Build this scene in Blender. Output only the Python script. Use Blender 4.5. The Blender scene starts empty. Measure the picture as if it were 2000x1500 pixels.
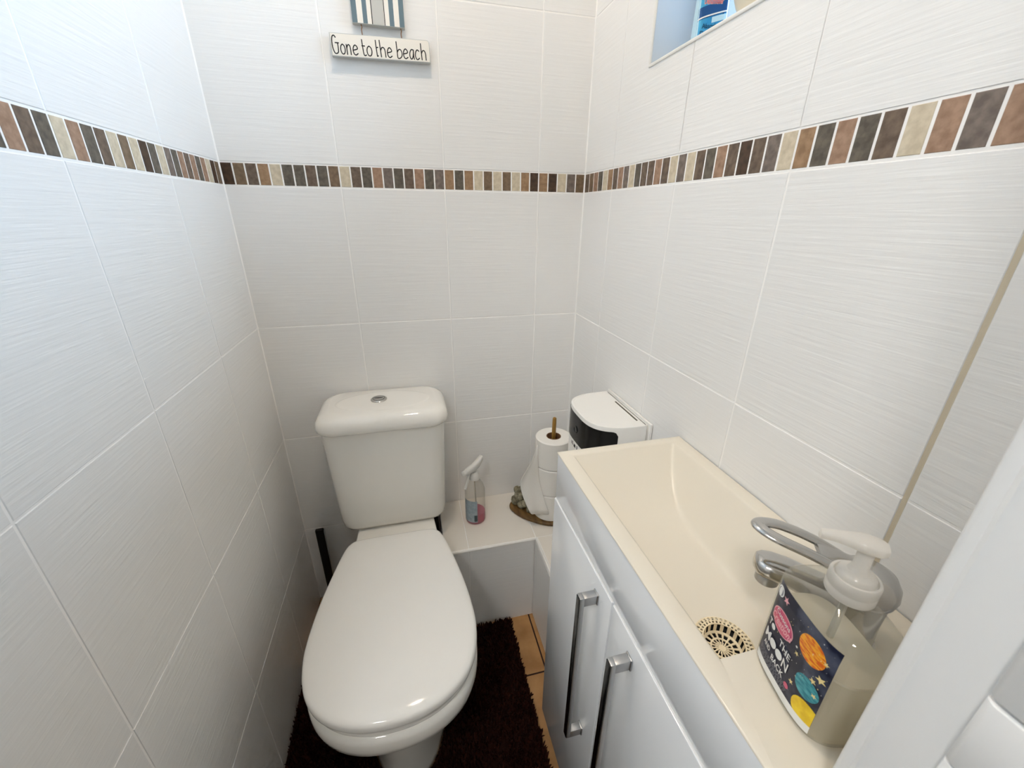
import bpy, bmesh, math, random
from mathutils import Vector, Matrix
rnd = random.Random(7)
SC = bpy.context.scene
COL = SC.collection
W = 0.8889            # room width between the side walls (m)
PI = math.pi

# ------------------------------------------------------------------ materials
def lin(c):
    return tuple(((v/255)/12.92 if v/255 <= .04045 else ((v/255+.055)/1.055)**2.4) for v in c)

def mat(name, rgb, rough=.5, metal=0., trans=0., ior=1.45, spec=.5, emit=None, estr=0., coat=0., sss=0., alpha=1.):
    m = bpy.data.materials.new(name); m.use_nodes = True
    b = m.node_tree.nodes['Principled BSDF']
    b.inputs['Base Color'].default_value = (*lin(rgb), 1)
    b.inputs['Roughness'].default_value = rough
    b.inputs['Metallic'].default_value = metal
    b.inputs['Transmission Weight'].default_value = trans
    b.inputs['IOR'].default_value = ior
    b.inputs['Specular IOR Level'].default_value = spec
    b.inputs['Coat Weight'].default_value = coat
    b.inputs['Alpha'].default_value = alpha
    if sss:
        b.inputs['Subsurface Weight'].default_value = sss
        b.inputs['Subsurface Radius'].default_value = (.004, .004, .004)
    if emit:
        b.inputs['Emission Color'].default_value = (*lin(emit), 1)
        b.inputs['Emission Strength'].default_value = estr
    return m

def nt(m): return m.node_tree.nodes, m.node_tree.links

def coords(m, scale):
    n, l = nt(m)
    tc = n.new('ShaderNodeTexCoord'); mp = n.new('ShaderNodeMapping')
    mp.inputs['Scale'].default_value = scale
    l.new(tc.outputs['Object'], mp.inputs['Vector'])
    return mp.outputs['Vector']

def bump(m, scale, strength, dist=.001, detail=3., rough=.55):
    n, l = nt(m)
    v = coords(m, scale)
    t = n.new('ShaderNodeTexNoise'); t.inputs['Scale'].default_value = 1.
    t.inputs['Detail'].default_value = detail; t.inputs['Roughness'].default_value = rough
    l.new(v, t.inputs['Vector'])
    bp = n.new('ShaderNodeBump'); bp.inputs['Strength'].default_value = strength; bp.inputs['Distance'].default_value = dist
    l.new(t.outputs['Fac'], bp.inputs['Height'])
    l.new(bp.outputs['Normal'], n['Principled BSDF'].inputs['Normal'])
    return m

def mottle(m, c1, c2, scale, detail=4., lo=.35, hi=.65):
    n, l = nt(m)
    v = coords(m, (scale,)*3 if not hasattr(scale, '__len__') else scale)
    t = n.new('ShaderNodeTexNoise'); t.inputs['Scale'].default_value = 1.; t.inputs['Detail'].default_value = detail
    l.new(v, t.inputs['Vector'])
    r = n.new('ShaderNodeValToRGB')
    r.color_ramp.elements[0].position = lo; r.color_ramp.elements[0].color = (*lin(c1), 1)
    r.color_ramp.elements[1].position = hi; r.color_ramp.elements[1].color = (*lin(c2), 1)
    l.new(t.outputs['Fac'], r.inputs['Fac'])
    l.new(r.outputs['Color'], n['Principled BSDF'].inputs['Base Color'])
    return m

TILE = (239, 238, 235)
M = {}
M['tile_x'] = bump(mat('ribbed white tile along x', TILE, .32), (7, 7, 170), .55, .0012)
M['tile_y'] = bump(mat('ribbed white tile along y', TILE, .32), (7, 7, 170), .55, .0012)
M['tile_flat'] = bump(mat('cream ledge tile', (232, 226, 215), .3), (30, 30, 30), .08, .001)
M['grout'] = bump(mat('white grout', (250, 248, 244), .7), (400, 400, 400), .2, .0006)
M['grout_beige'] = bump(mat('beige grout', (206, 194, 170), .75), (400, 400, 400), .2, .0006)
M['plaster'] = mat('white painted plaster', (240, 238, 234), .8)
M['gloss_white'] = mat('white gloss paint', (238, 238, 236), .28)
M['ceramic'] = mat('white glazed ceramic', (240, 237, 229), .08, coat=.3)
M['seat'] = mat('white toilet seat plastic', (238, 236, 230), .1)
M['resin'] = bump(mat('cream basin resin', (227, 219, 202), .18), (300, 300, 300), .03, .0004)
M['chrome'] = bump(mat('worn chrome', (196, 194, 190), .16, 1.), (60, 60, 60), .05, .0006)
M['chrome_satin'] = mat('satin chrome', (190, 191, 192), .3, 1.)
M['chrome_bright'] = mat('bright chrome', (215, 215, 214), .08, 1.)
M['dark_rubber'] = mat('dark rubber', (22, 22, 22), .5)
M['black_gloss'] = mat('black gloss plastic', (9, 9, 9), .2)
M['black_matt'] = mat('black matt plastic', (10, 10, 12), .5)
M['lens'] = mat('dark lens', (30, 31, 33), .12)
M['cab'] = mat('pale grey white gloss laminate', (238, 241, 243), .14, coat=.3)
M['cab_edge_lit'] = mat('door edge highlight white', (246, 246, 244), .3)  # whiter than the doors, the light on their top edges as colour
M['white_plastic'] = mat('white satin plastic', (238, 236, 230), .3)
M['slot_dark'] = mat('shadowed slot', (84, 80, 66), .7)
M['hole'] = mat('dark drain interior', (16, 13, 9), .6)
M['cream_plastic'] = mat('cream strainer plastic', (234, 218, 184), .3)
M['floor_tile'] = mottle(mat('tan floor tile', (170, 125, 76), .45), (160, 116, 70), (186, 142, 92), 14)
M['floor_grout'] = mat('dark floor grout', (48, 26, 14), .8)
M['rug'] = mottle(mat('dark brown shaggy pile', (48, 24, 17), .95, spec=.1), (36, 17, 12), (60, 30, 22), 60)
M['rug_back'] = mat('dark brown rug backing', (34, 17, 12), .95, spec=.1)
M['paper'] = bump(mat('white tissue paper', (240, 237, 230), .95, spec=.1), (260, 260, 260), .35, .0012)
M['paper_edge'] = bump(mat('white roll end', (240, 232, 220), .95, spec=.1), (700, 700, 700), .3, .0006)
M['card'] = mat('brown card tube', (122, 88, 58), .9)
M['wood'] = mottle(mat('dark stained wood', (104, 78, 40), .5), (82, 58, 28), (128, 98, 54), (60, 14, 14))
M['dowel'] = mottle(mat('golden wood dowel', (150, 112, 44), .45), (130, 94, 34), (168, 128, 60), (60, 60, 12))
M['stone'] = mottle(bump(mat('grey green stone', (126, 120, 98), .85), (120, 120, 120), .8, .003), (98, 92, 72), (164, 158, 134), 90)
M['label_grey'] = mottle(mat('blue grey printed label', (150, 164, 172), .5), (138, 154, 164), (166, 178, 184), 90)
M['label_dark'] = mat('dark label print', (62, 76, 80), .5)
M['trigger'] = mat('translucent white trigger plastic', (234, 232, 226), .35, trans=.15)
M['sign_white'] = bump(mat('white painted wood', (240, 234, 222), .7), (20, 300, 300), .15, .0006)
M['sign_side'] = mat('pale grey painted edge', (196, 197, 192), .7)
M['stripe'] = bump(mat('blue grey painted stripe', (104, 124, 132), .7), (40, 300, 40), .2, .0006)
M['hut_door'] = mat('pale grey painted door', (196, 194, 186), .7)
M['ink'] = mat('black paint', (26, 22, 20), .6)
M['twine'] = mat('brown twine', (150, 112, 84), .9)
M['navy'] = mottle(mat('navy printed label', (24, 30, 56), .3), (18, 24, 48), (92, 98, 116), 42, 3., .5, .78)
M['lab_white'] = mat('white print', (238, 238, 234), .35)
M['lab_grey'] = mat('grey print', (130, 130, 138), .35)
M['lab_pink'] = mottle(mat('pink print', (214, 72, 116), .35), (196, 52, 108), (226, 112, 128), 70)
M['lab_rose'] = mat('pale pink print', (240, 176, 184), .35)
M['lab_orange'] = mottle(mat('orange print', (244, 150, 30), .35), (222, 98, 20), (248, 172, 40), (60, 130, 520), 3., .42, .55)
M['lab_teal'] = mottle(mat('teal print', (40, 138, 150), .35), (30, 122, 136), (84, 172, 180), (60, 130, 420), 3., .4, .68)
M['lab_yellow'] = mottle(mat('yellow print', (238, 198, 20), .35), (226, 184, 12), (246, 212, 40), 120)
M['lab_gold'] = mat('pale gold print', (236, 214, 150), .35)
M['pouch_blue'] = mottle(mat('blue printed foil', (60, 160, 210), .3), (44, 142, 198), (84, 182, 222), 30)
M['pouch_navy'] = mat('deep blue printed foil', (26, 82, 140), .3)
M['pouch_pale'] = mat('pale blue printed foil', (196, 228, 240), .3)
M['pouch_red'] = mat('coral print', (238, 136, 130), .4)
M['pouch_ink'] = mat('dark teal print', (14, 78, 112), .4)
M['pot'] = mat('cream glazed pot', (232, 222, 200), .35)
M['reveal'] = mat('reveal greyed for shade', (206, 209, 212), .6)  # white reveal, its shade put into the colour as grey
M['upvc'] = mat('white window plastic', (240, 243, 246), .3)
M['lamp'] = mat('warm lamp diffuser', (255, 240, 215), .4, emit=(255, 232, 205), estr=1)
M['hall_fill'] = mat('added hall fill diffuser', (255, 250, 240), .4, emit=(250, 248, 246), estr=1)
M['hall_wall'] = mat('pale hall paint', (226, 226, 224), .8)
M['hall_floor'] = mat('grey hall carpet', (120, 112, 104), .95)
mosaic_rgb = {'c': ((196, 182, 156), (216, 203, 178)), 't': ((146, 115, 92), (172, 140, 116)), 'o': ((142, 112, 82), (168, 136, 104)),
              'b': ((94, 78, 64), (122, 104, 88)), 'v': ((62, 45, 32), (86, 64, 47)), 'g': ((84, 77, 67), (112, 103, 90)),
              'k': ((106, 94, 86), (132, 119, 108)), 'r': ((112, 92, 70), (136, 114, 90))}
for k, (a, b2) in mosaic_rgb.items():
    M['mos_'+k] = mottle(mat('mosaic slate '+k, a, .5), a, b2, 110, 5.)
gl = bpy.data.materials.new('window glass'); gl.use_nodes = True
n_, l_ = nt(gl); n_.remove(n_['Principled BSDF'])
o_ = n_['Material Output']; tr = n_.new('ShaderNodeBsdfTransparent'); gs = n_.new('ShaderNodeBsdfGlossy'); gs.inputs['Roughness'].default_value = .02
fr = n_.new('ShaderNodeFresnel'); mx = n_.new('ShaderNodeMixShader')
l_.new(fr.outputs[0], mx.inputs[0]); l_.new(tr.outputs[0], mx.inputs[1]); l_.new(gs.outputs[0], mx.inputs[2]); l_.new(mx.outputs[0], o_.inputs['Surface'])
M['glass'] = gl

def thin(name, tint, body, amount, rough=.05, rim=.35):
    """thin clear plastic: mostly see-through, a little cloudy, glossy towards grazing angles"""
    m = bpy.data.materials.new(name); m.use_nodes = True; n, l = nt(m); n.remove(n['Principled BSDF'])
    tr = n.new('ShaderNodeBsdfTransparent'); tr.inputs['Color'].default_value = (*lin(tint), 1)
    df = n.new('ShaderNodeBsdfDiffuse'); df.inputs['Color'].default_value = (*lin(body), 1)
    tl = n.new('ShaderNodeBsdfTranslucent'); tl.inputs['Color'].default_value = (*lin(body), 1)
    ad = n.new('ShaderNodeMixShader'); ad.inputs[0].default_value = .5; l.new(df.outputs[0], ad.inputs[1]); l.new(tl.outputs[0], ad.inputs[2])
    lw = n.new('ShaderNodeLayerWeight'); lw.inputs['Blend'].default_value = .28
    ma = n.new('ShaderNodeMath'); ma.operation = 'MULTIPLY_ADD'; ma.inputs[1].default_value = rim; ma.inputs[2].default_value = amount; ma.use_clamp = True
    l.new(lw.outputs['Facing'], ma.inputs[0])
    m1 = n.new('ShaderNodeMixShader'); l.new(ma.outputs[0], m1.inputs[0]); l.new(tr.outputs[0], m1.inputs[1]); l.new(ad.outputs[0], m1.inputs[2])
    gs = n.new('ShaderNodeBsdfGlossy'); gs.inputs['Roughness'].default_value = rough
    pw = n.new('ShaderNodeMath'); pw.operation = 'POWER'; pw.inputs[1].default_value = 4.; l.new(lw.outputs['Facing'], pw.inputs[0])
    sc = n.new('ShaderNodeMath'); sc.operation = 'MULTIPLY_ADD'; sc.inputs[1].default_value = .45; sc.inputs[2].default_value = .035; l.new(pw.outputs[0], sc.inputs[0])
    m2 = n.new('ShaderNodeMixShader'); l.new(sc.outputs[0], m2.inputs[0]); l.new(m1.outputs[0], m2.inputs[1]); l.new(gs.outputs[0], m2.inputs[2])
    l.new(m2.outputs[0], n['Material Output'].inputs['Surface'])
    return m
M['clear'] = thin('thin clear plastic', (251, 251, 249), (216, 212, 200), .04)
M['clear_frost'] = thin('cloudy plastic tube', (236, 234, 226), (226, 224, 216), .35)
M['soap'] = thin('milky soap liquid', (246, 242, 230), (246, 240, 222), .55, .2, .2)
M['pink_liquid'] = thin('pink cleaning liquid', (246, 196, 212), (240, 156, 184), .4, .1, .2)
M['pump'] = thin('translucent white pump plastic', (240, 238, 232), (244, 241, 235), .72, .15, .3)

# ------------------------------------------------------------------ mesh builder
class MB:
    def __init__(s): s.v = []; s.f = []; s.m = []; s.mats = []
    def mi(s, m):
        m = M[m] if isinstance(m, str) else m
        if m not in s.mats: s.mats.append(m)
        return s.mats.index(m)
    def add(s, verts, faces, m):
        b = len(s.v); i = s.mi(m)
        s.v += [tuple(v) for v in verts]; s.f += [tuple(b+k for k in f) for f in faces]; s.m += [i]*len(faces)
    def bm(s, bm, m):
        bm.verts.ensure_lookup_table(); bm.verts.index_update()
        s.add([v.co.copy() for v in bm.verts], [[v.index for v in f.verts] for f in bm.faces], m); bm.free()
    def box(s, lo, hi, m, bev=0., seg=2, mtx=None):
        bm = bmesh.new(); bmesh.ops.create_cube(bm, size=1)
        for v in bm.verts:
            v.co = Vector([(lo[i]+hi[i])/2 + v.co[i]*(hi[i]-lo[i]) for i in range(3)])
        if bev: bmesh.ops.bevel(bm, geom=list(bm.edges), offset=bev, segments=seg, profile=.5, affect='EDGES', clamp_overlap=True)
        if mtx is not None: bmesh.ops.transform(bm, matrix=mtx, verts=bm.verts)
        s.bm(bm, m)
    def loft(s, rings, m, cap0=True, cap1=True, closed=True):
        n = len(rings[0]); vs = [p for r in rings for p in r]; fs = []
        for i in range(len(rings)-1):
            for j in range(n if closed else n-1):
                k = (j+1) % n
                fs.append((i*n+j, i*n+k, (i+1)*n+k, (i+1)*n+j))
        if cap0: fs.append(tuple(reversed(range(n))))
        if cap1: fs.append(tuple((len(rings)-1)*n+j for j in range(n)))
        s.add(vs, fs, m)
    def prism(s, poly, z0, z1, m, bev=0., seg=2, mtx=None):
        bm = bmesh.new()
        vs = [bm.verts.new((x, y, z0)) for x, y in poly]; f = bm.faces.new(vs)
        r = bmesh.ops.extrude_face_region(bm, geom=[f])
        bmesh.ops.translate(bm, verts=[e for e in r['geom'] if isinstance(e, bmesh.types.BMVert)], vec=(0, 0, z1-z0))
        bmesh.ops.recalc_face_normals(bm, faces=bm.faces)
        if bev:
            ed = [e for e in bm.edges if abs(e.verts[0].co.z-e.verts[1].co.z) < 1e-7]
            bmesh.ops.bevel(bm, geom=ed, offset=bev, segments=seg, profile=.5, affect='EDGES', clamp_overlap=True)
        if mtx is not None: bmesh.ops.transform(bm, matrix=mtx, verts=bm.verts)
        s.bm(bm, m)
    def lathe(s, prof, c, m, n=40, cap0=True, cap1=True, axis=None):
        rings = []
        for r, z in prof:
            rings.append([Vector((r*math.cos(2*PI*j/n), r*math.sin(2*PI*j/n), z)) for j in range(n)])
        if axis is not None:
            q = Vector((0, 0, 1)).rotation_difference(Vector(axis).normalized())
            rings = [[q @ p for p in r] for r in rings]
        c = Vector(c)
        s.loft([[p+c for p in r] for r in rings], m, cap0, cap1)
    def tube(s, path, r, m, n=12, cap=True, closed=False, flat=None):
        """tube along a path; r a number or list; flat=(up vector, ratio) squashes the section along up"""
        P = [Vector(p) for p in path]; N = len(P); rings = []
        for i, p in enumerate(P):
            a = P[(i-1) % N] if (closed or i > 0) else P[i]
            b = P[(i+1) % N] if (closed or i < N-1) else P[i]
            t = (b-a).normalized()
            up = Vector(flat[0]) if flat else (Vector((0, 0, 1)) if abs(t.z) < .9 else Vector((1, 0, 0)))
            u = t.cross(up).normalized(); v = u.cross(t).normalized()
            rr = r[i] if hasattr(r, '__len__') else r
            k = flat[1] if flat else 1.
            rings.append([p+u*rr*math.cos(2*PI*j/n)+v*rr*k*math.sin(2*PI*j/n) for j in range(n)])
        if closed: rings.append(rings[0])
        s.loft(rings, m, cap and not closed, cap and not closed)
    def sphere(s, c, r, m, sub=2, sc=(1, 1, 1), jit=0.):
        bm = bmesh.new(); bmesh.ops.create_icosphere(bm, subdivisions=sub, radius=r)
        for v in bm.verts:
            k = 1+rnd.uniform(-jit, jit)
            v.co = Vector((v.co.x*sc[0]*k+c[0], v.co.y*sc[1]*k+c[1], v.co.z*sc[2]*k+c[2]))
        s.bm(bm, m)

def link(o): COL.objects.link(o); return o

def build(name, mb, parent=None, smooth=35, origin=None, weld=False):
    """mesh object from a builder; vertices are given in world space and stored relative to the thing's base"""
    org = Vector(origin) if origin is not None else (ORG.get(parent.name, Vector()) if parent else Vector())
    me = bpy.data.meshes.new(name)
    me.from_pydata([tuple(Vector(v)-org) for v in mb.v], [], mb.f)
    for m in mb.mats: me.materials.append(m)
    me.polygons.foreach_set('material_index', mb.m)
    bm = bmesh.new(); bm.from_mesh(me)
    if weld: bmesh.ops.remove_doubles(bm, verts=bm.verts, dist=1e-6)
    bmesh.ops.recalc_face_normals(bm, faces=bm.faces); bm.to_mesh(me); bm.free()
    if smooth:
        me.polygons.foreach_set('use_smooth', [True]*len(me.polygons))
        me.set_sharp_from_angle(angle=math.radians(smooth))
    me.update()
    o = link(bpy.data.objects.new(name, me))
    if parent: o.parent = parent; ORG[o.name] = org
    else: o.location = org; ORG[o.name] = org
    return o
ORG = {}

def thing(name, label, cat, loc, group=None):
    o = link(bpy.data.objects.new(name, None)); o.location = loc; o.empty_display_size = .05
    o['label'] = label; o['category'] = cat
    if group: o['group'] = group
    ORG[o.name] = Vector(loc)
    return o

def structure(o, label=None, cat=None):
    o['kind'] = 'structure'
    if label: o['label'] = label
    if cat: o['category'] = cat
    return o

def part_label(o, label): o['label'] = label; return o

def catmull(pts, n=8, closed=False):
    P = [Vector(p) for p in pts]; out = []; N = len(P)
    for i in range(N if closed else N-1):
        if closed: a, b, c, d = P[(i-1) % N], P[i], P[(i+1) % N], P[(i+2) % N]
        else: a, b, c, d = P[max(i-1, 0)], P[i], P[i+1], P[min(i+2, N-1)]
        for k in range(n):
            t = k/n
            out.append(.5*((2*b)+(c-a)*t+(2*a-5*b+4*c-d)*t*t+(3*b-a-3*c+d)*t**3))
    if not closed: out.append(P[-1])
    return out

def text_mesh(body, size, bold=0., shear=0., squeeze=1.):
    """2-D triangles of a word set in the built-in font; lower left of the word at the origin"""
    cu = bpy.data.curves.new('lettering', 'FONT'); cu.body = body; cu.size = size; cu.offset = bold; cu.shear = shear
    cu.resolution_u = 4
    ob = bpy.data.objects.new('lettering', cu); COL.objects.link(ob)
    bpy.context.view_layer.update()
    ev = ob.evaluated_get(bpy.context.evaluated_depsgraph_get()); me = ev.to_mesh()
    vs = [(v.co.x*squeeze, v.co.y) for v in me.vertices]; fs = [tuple(p.vertices) for p in me.polygons]
    ev.to_mesh_clear(); bpy.data.objects.remove(ob); bpy.data.curves.remove(cu)
    x0 = min(v[0] for v in vs); y0 = min(v[1] for v in vs)
    vs = [(x-x0, y-y0) for x, y in vs]
    return vs, fs, max(v[0] for v in vs), max(v[1] for v in vs)

def ribbon(pts, w):
    """flat 2-D stroke with rounded ends"""
    P = [Vector((p[0], p[1])) for p in pts]; vs = []; fs = []
    L, R = [], []
    for i, p in enumerate(P):
        t = (P[min(i+1, len(P)-1)]-P[max(i-1, 0)])
        t = t.normalized() if t.length > 0 else Vector((1, 0)); nrm = Vector((-t.y, t.x))*w/2
        L.append(p+nrm); R.append(p-nrm)
    b = 0; vs = L+R; n = len(P)
    for i in range(n-1): fs.append((i, i+1, n+i+1, n+i))
    for e in (0, n-1):
        k = len(vs); c = P[e]
        vs += [c+Vector((math.cos(2*PI*j/10), math.sin(2*PI*j/10)))*w/2 for j in range(10)]
        fs.append(tuple(range(k, k+10)))
    return [(v.x, v.y) for v in vs], fs

# ------------------------------------------------------------------ tiled panels
GD = .0007     # how far the grout lies behind the tile faces
def rect(mb, O, U, V, N, u0, u1, v0, v1, d, m):
    mb.add([O+U*u0+V*v0+N*d, O+U*u1+V*v0+N*d, O+U*u1+V*v1+N*d, O+U*u0+V*v1+N*d], [(0, 1, 2, 3)], m)
def tile(mb, O, U, V, N, u0, u1, v0, v1, m, b=.0009):
    if u1-u0 < .004 or v1-v0 < .004: return
    ps = []
    for (i, d) in ((0, -GD), (b, 0.)):
        ps += [O+U*(u0+i)+V*(v0+i)+N*d, O+U*(u1-i)+V*(v0+i)+N*d, O+U*(u1-i)+V*(v1-i)+N*d, O+U*(u0+i)+V*(v1-i)+N*d]
    mb.add(ps, [(4, 5, 6, 7), (0, 1, 5, 4), (1, 2, 6, 5), (2, 3, 7, 6), (3, 0, 4, 7)], m)
def tiles(mb, O, U, V, N, uc, vc, m, g=.0026, hole=None, wide=None, skip=None):
    """uc / vc: joint centre lines. hole: (u0,u1,v0,v1) left open. wide: {joint index: width}"""
    O, U, V, N = Vector(O), Vector(U), Vector(V), Vector(N)
    for i in range(len(uc)-1):
        for j in range(len(vc)-1):
            a0 = (wide or {}).get(i, g)/2; a1 = (wide or {}).get(i+1, g)/2
            u0, u1, v0, v1 = uc[i]+a0, uc[i+1]-a1, vc[j]+g/2, vc[j+1]-g/2
            if skip and skip(u0, u1, v0, v1): continue
            if hole and u0 < hole[1] and u1 > hole[0] and v0 < hole[3] and v1 > hole[2]:
                h0, h1, k0, k1 = max(u0, hole[0]), min(u1, hole[1]), max(v0, hole[2]), min(v1, hole[3])
                for (a, b, c, d) in ((u0, u1, v0, k0), (u0, u1, k1, v1), (u0, h0, k0, k1), (h1, u1, k0, k1)):
                    if b-a > .001 and d-c > .001: rect(mb, O, U, V, N, a, b, c, d, 0., m)
            else: tile(mb, O, U, V, N, u0, u1, v0, v1, m)

ZB0, ZB1 = 1.3035, 1.352              # mosaic border
ZC = [-.032, .3005, .634, .9676, ZB0]  # joints below the border
ZU = [ZB1, 1.6905, 2.0235, 2.32]       # joints above it
CEIL = 2.32
YF = -1.068                           # inner face of the doorway wall
WIN = (.283, .96, 1.519, 2.18)        # window opening in the right wall: y (measured from the back wall), z

def wall(name, O, U, N, uc, m, umax, hole=None, wide=None, T=.11):
    mb = MB(); O = Vector(O); U = Vector(U); N = Vector(N); V = Vector((0, 0, 1))
    tiles(mb, O, U, V, N, uc, ZC, m, hole=hole, wide=wide); tiles(mb, O, U, V, N, uc, ZU, m, hole=hole, wide=wide)
    def slab(u0, u1, z0, z1, mm='grout'):
        a = O+U*u0+V*z0-N*GD; b = O+U*u1+V*z1-N*T
        lo = [min(a[i], b[i]) for i in range(3)]; hi = [max(a[i], b[i]) for i in range(3)]
        mb.box(lo, hi, mm)
    if hole:
        h0, h1, k0, k1 = hole
        slab(0, umax, 0, k0); slab(0, umax, k1, CEIL); slab(0, h0, k0, k1); slab(h1, umax, k0, k1)
    else: slab(0, umax, 0, CEIL)
    if wide:
        for i, w in wide.items():
            rect(mb, O, U, V, N, uc[i]-w/2, uc[i]+w/2, 0, ZB0, -GD+.0002, 'grout_beige')
    return mb

# back wall (plane y = 0, facing -y)
mb = wall('wall_back', (0, 0, 0), (1, 0, 0), (0, -1, 0), [0, .2530, .5035, .7552, W], 'tile_x', W)
for x, sx in ((0., 1), (W, -1)):       # sealant beads in the two corners
    mb.prism([(x-sx*.0005, .0005), (x+sx*.0028, .0005), (x+sx*.0013, -.0013), (x-sx*.0005, -.0028)], 0, CEIL, 'grout')
structure(build('wall_back', mb, smooth=15))
# left wall (x = 0, facing +x); u runs towards the door
mb = wall('wall_left', (0, 0, 0), (0, -1, 0), (1, 0, 0), [0, .2405, .4982, .7506, 1.003, 1.25], 'tile_y', 1.18)
structure(build('wall_left', mb, smooth=15))
# right wall (x = W, facing -x), with the window opening
mb = wall('wall_right', (W, 0, 0), (0, -1, 0), (-1, 0, 0), [0, .166, .422, .674, .9257, 1.18], 'tile_y', 1.18, hole=WIN, wide={4: .0050}, T=.205)
structure(build('wall_right', mb, smooth=15))

# mosaic borders: small slate tiles, one strip per wall
def border(name, O, U, N, seq, ends):
    mb = MB(); O = Vector(O); U = Vector(U); N = Vector(N); V = Vector((0, 0, 1))
    rect(mb, O, U, V, N, 0, ends[-1], ZB0, ZB1, -GD+.0001, 'grout')
    k = 0
    for a, b, cols in seq:
        p = (b-a)/len(cols)
        for i, c in enumerate(cols):
            tile(mb, O, U, V, N, a+i*p+.0015, a+(i+1)*p-.0015, ZB0+.002, ZB1-.0018, 'mos_'+c, .0007); k += 1
    return structure(build(name, mb, smooth=15))
border('trim_1', (0, 0, 0), (1, 0, 0), (0, -1, 0),
       [(0, .253, 'vrbocggbgr'), (.253, .5035, 'cbgtkgbtgk'), (.5035, .7552, 'ogocrcrcov'), (.7552, W-.001, 'ovckr')], [W])
border('trim_2', (0, 0, 0), (0, -1, 0), (1, 0, 0),
       [(.002, .2405, 'rvctgtbtgk'), (.2405, .4982, 'cgvcrcbgtc'), (.4982, .7506, 'gbtgcbkotg'), (.7506, 1.003, 'cbgtkgbtgk')], [1.18])
border('trim_3', (W, 0, 0), (0, -1, 0), (-1, 0, 0),
       [(.002, .166, 'brtgco'), (.166, .422, 'btkcgbbtbc'), (.422, .674, 'kcbgtbvbkc'), (.674, .9257, 'ogtgbctkto'), (.9257, 1.18, 'cbgtkgbtgk')], [1.18])

# floor: tan tiles with dark joints
mb = MB(); mb.box((-.1, -1.19, -.06), (W+.1, .1, -.0007), 'floor_grout')
tiles(mb, (0, 0, 0), (1, 0, 0), (0, -1, 0), (0, 0, 1), [0, .031, .361, .691, .885], [0, .098, .428, .758, 1.088, 1.18], 'floor_tile', g=.0045)
structure(build('floor', mb, smooth=15))
mb = MB(); mb.box((-.1, -1.18, CEIL), (W+.2, .1, CEIL+.06), 'plaster')
structure(build('ceiling', mb))

# doorway wall with an opening, and an unseen hall added to keep sky light out of it
DX0, DX1, DZ = .03, .66, 2.0
mb = MB()
mb.box((0, YF-.112, 0), (DX0, YF, CEIL), 'plaster'); mb.box((DX1+.012, YF-.112, 0), (W, YF, CEIL), 'plaster'); mb.box((DX0, YF-.112, DZ), (DX1+.012, YF, CEIL), 'plaster')
structure(build('wall_front', mb))
dr = link(bpy.data.objects.new('door_1', None)); ORG['door_1'] = Vector((DX1, YF-.05, 0)); dr.location = ORG['door_1']
structure(dr, 'white gloss painted door frame at the right edge beside the basin', 'door frame')
mb = MB()   # jamb lining: rounded front edge, flat face
prof = [(DX1+.014, YF+.004), (DX1+.0022, YF+.004), (DX1+.0004, YF+.0025), (DX1, YF), (DX1, YF-.004), (DX1+.0018, YF-.0055), (DX1+.0018, YF-.0335), (DX1+.0018, YF-.116), (DX1+.014, YF-.116)]
mb.prism(prof, 0, DZ, 'gloss_white')
build('jamb', mb, dr, smooth=50)
mb = MB()   # door stop with a housing joint, rounded nose
def stop(z0, z1):
    mb.prism([(DX1+.002, YF-.0335), (DX1-.0012, YF-.0345), (DX1-.0035, YF-.038), (DX1-.0035, YF-.112), (DX1+.002, YF-.112)], z0, z1, 'gloss_white', .0008, 2)
stop(1.0235, DZ); stop(.968, 1.0205); 
build('door_stop', mb, dr, smooth=50)
mb = MB()   # painted keep plate with a rounded top, lower down
mb.prism([(DX1+.002, YF-.0335), (DX1-.001, YF-.0345), (DX1-.002, YF-.038), (DX1-.002, YF-.112), (DX1+.002, YF-.112)], 0, .966, 'gloss_white', .001, 2)
mb.lathe([(.0001, -.003), (.009, -.003), (.009, .002), (.006, .0045), (.0001, .0045)], (DX1-.003, YF-.048, .957), 'gloss_white', 24, axis=(-1, 0, 0))
build('keep_plate', mb, dr, smooth=50)

HY = -2.5
mb = MB(); mb.box((-.9, HY-.1, -.06), (2., YF-.112-.012, -.0), 'hall_floor'); structure(build('floor_hall', mb))
mb = MB(); mb.box((-.9, HY-.1, 2.35), (2., YF-.112, 2.41), 'plaster'); structure(build('ceiling_hall', mb))
mb = MB(); mb.box((-.9, HY-.1, 0), (2., HY, 2.35), 'hall_wall'); structure(build('wall_hall_far', mb))
mb = MB(); mb.box((-1., HY-.1, 0), (-.9, YF-.112, 2.35), 'hall_wall'); structure(build('wall_hall_left', mb))
mb = MB(); mb.box((2., HY-.1, 0), (2.1, YF-.112, 2.35), 'hall_wall'); structure(build('wall_hall_right', mb))
mb = MB(); mb.box((-.9, YF-.135, 0), (-.1, YF-.1125, 2.35), 'hall_wall'); mb.box((W+.1, YF-.135, 0), (2., YF-.1125, 2.35), 'hall_wall')
mb.box((-.1, YF-.135, DZ), (W+.1, YF-.1125, 2.35), 'hall_wall'); mb.box((DX1+.03, YF-.135, 0), (W+.1, YF-.1125, DZ), 'hall_wall'); mb.box((-.1, YF-.135, 0), (DX0-.02, YF-.1125, DZ), 'hall_wall')
structure(build('wall_hall_near', mb))

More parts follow.
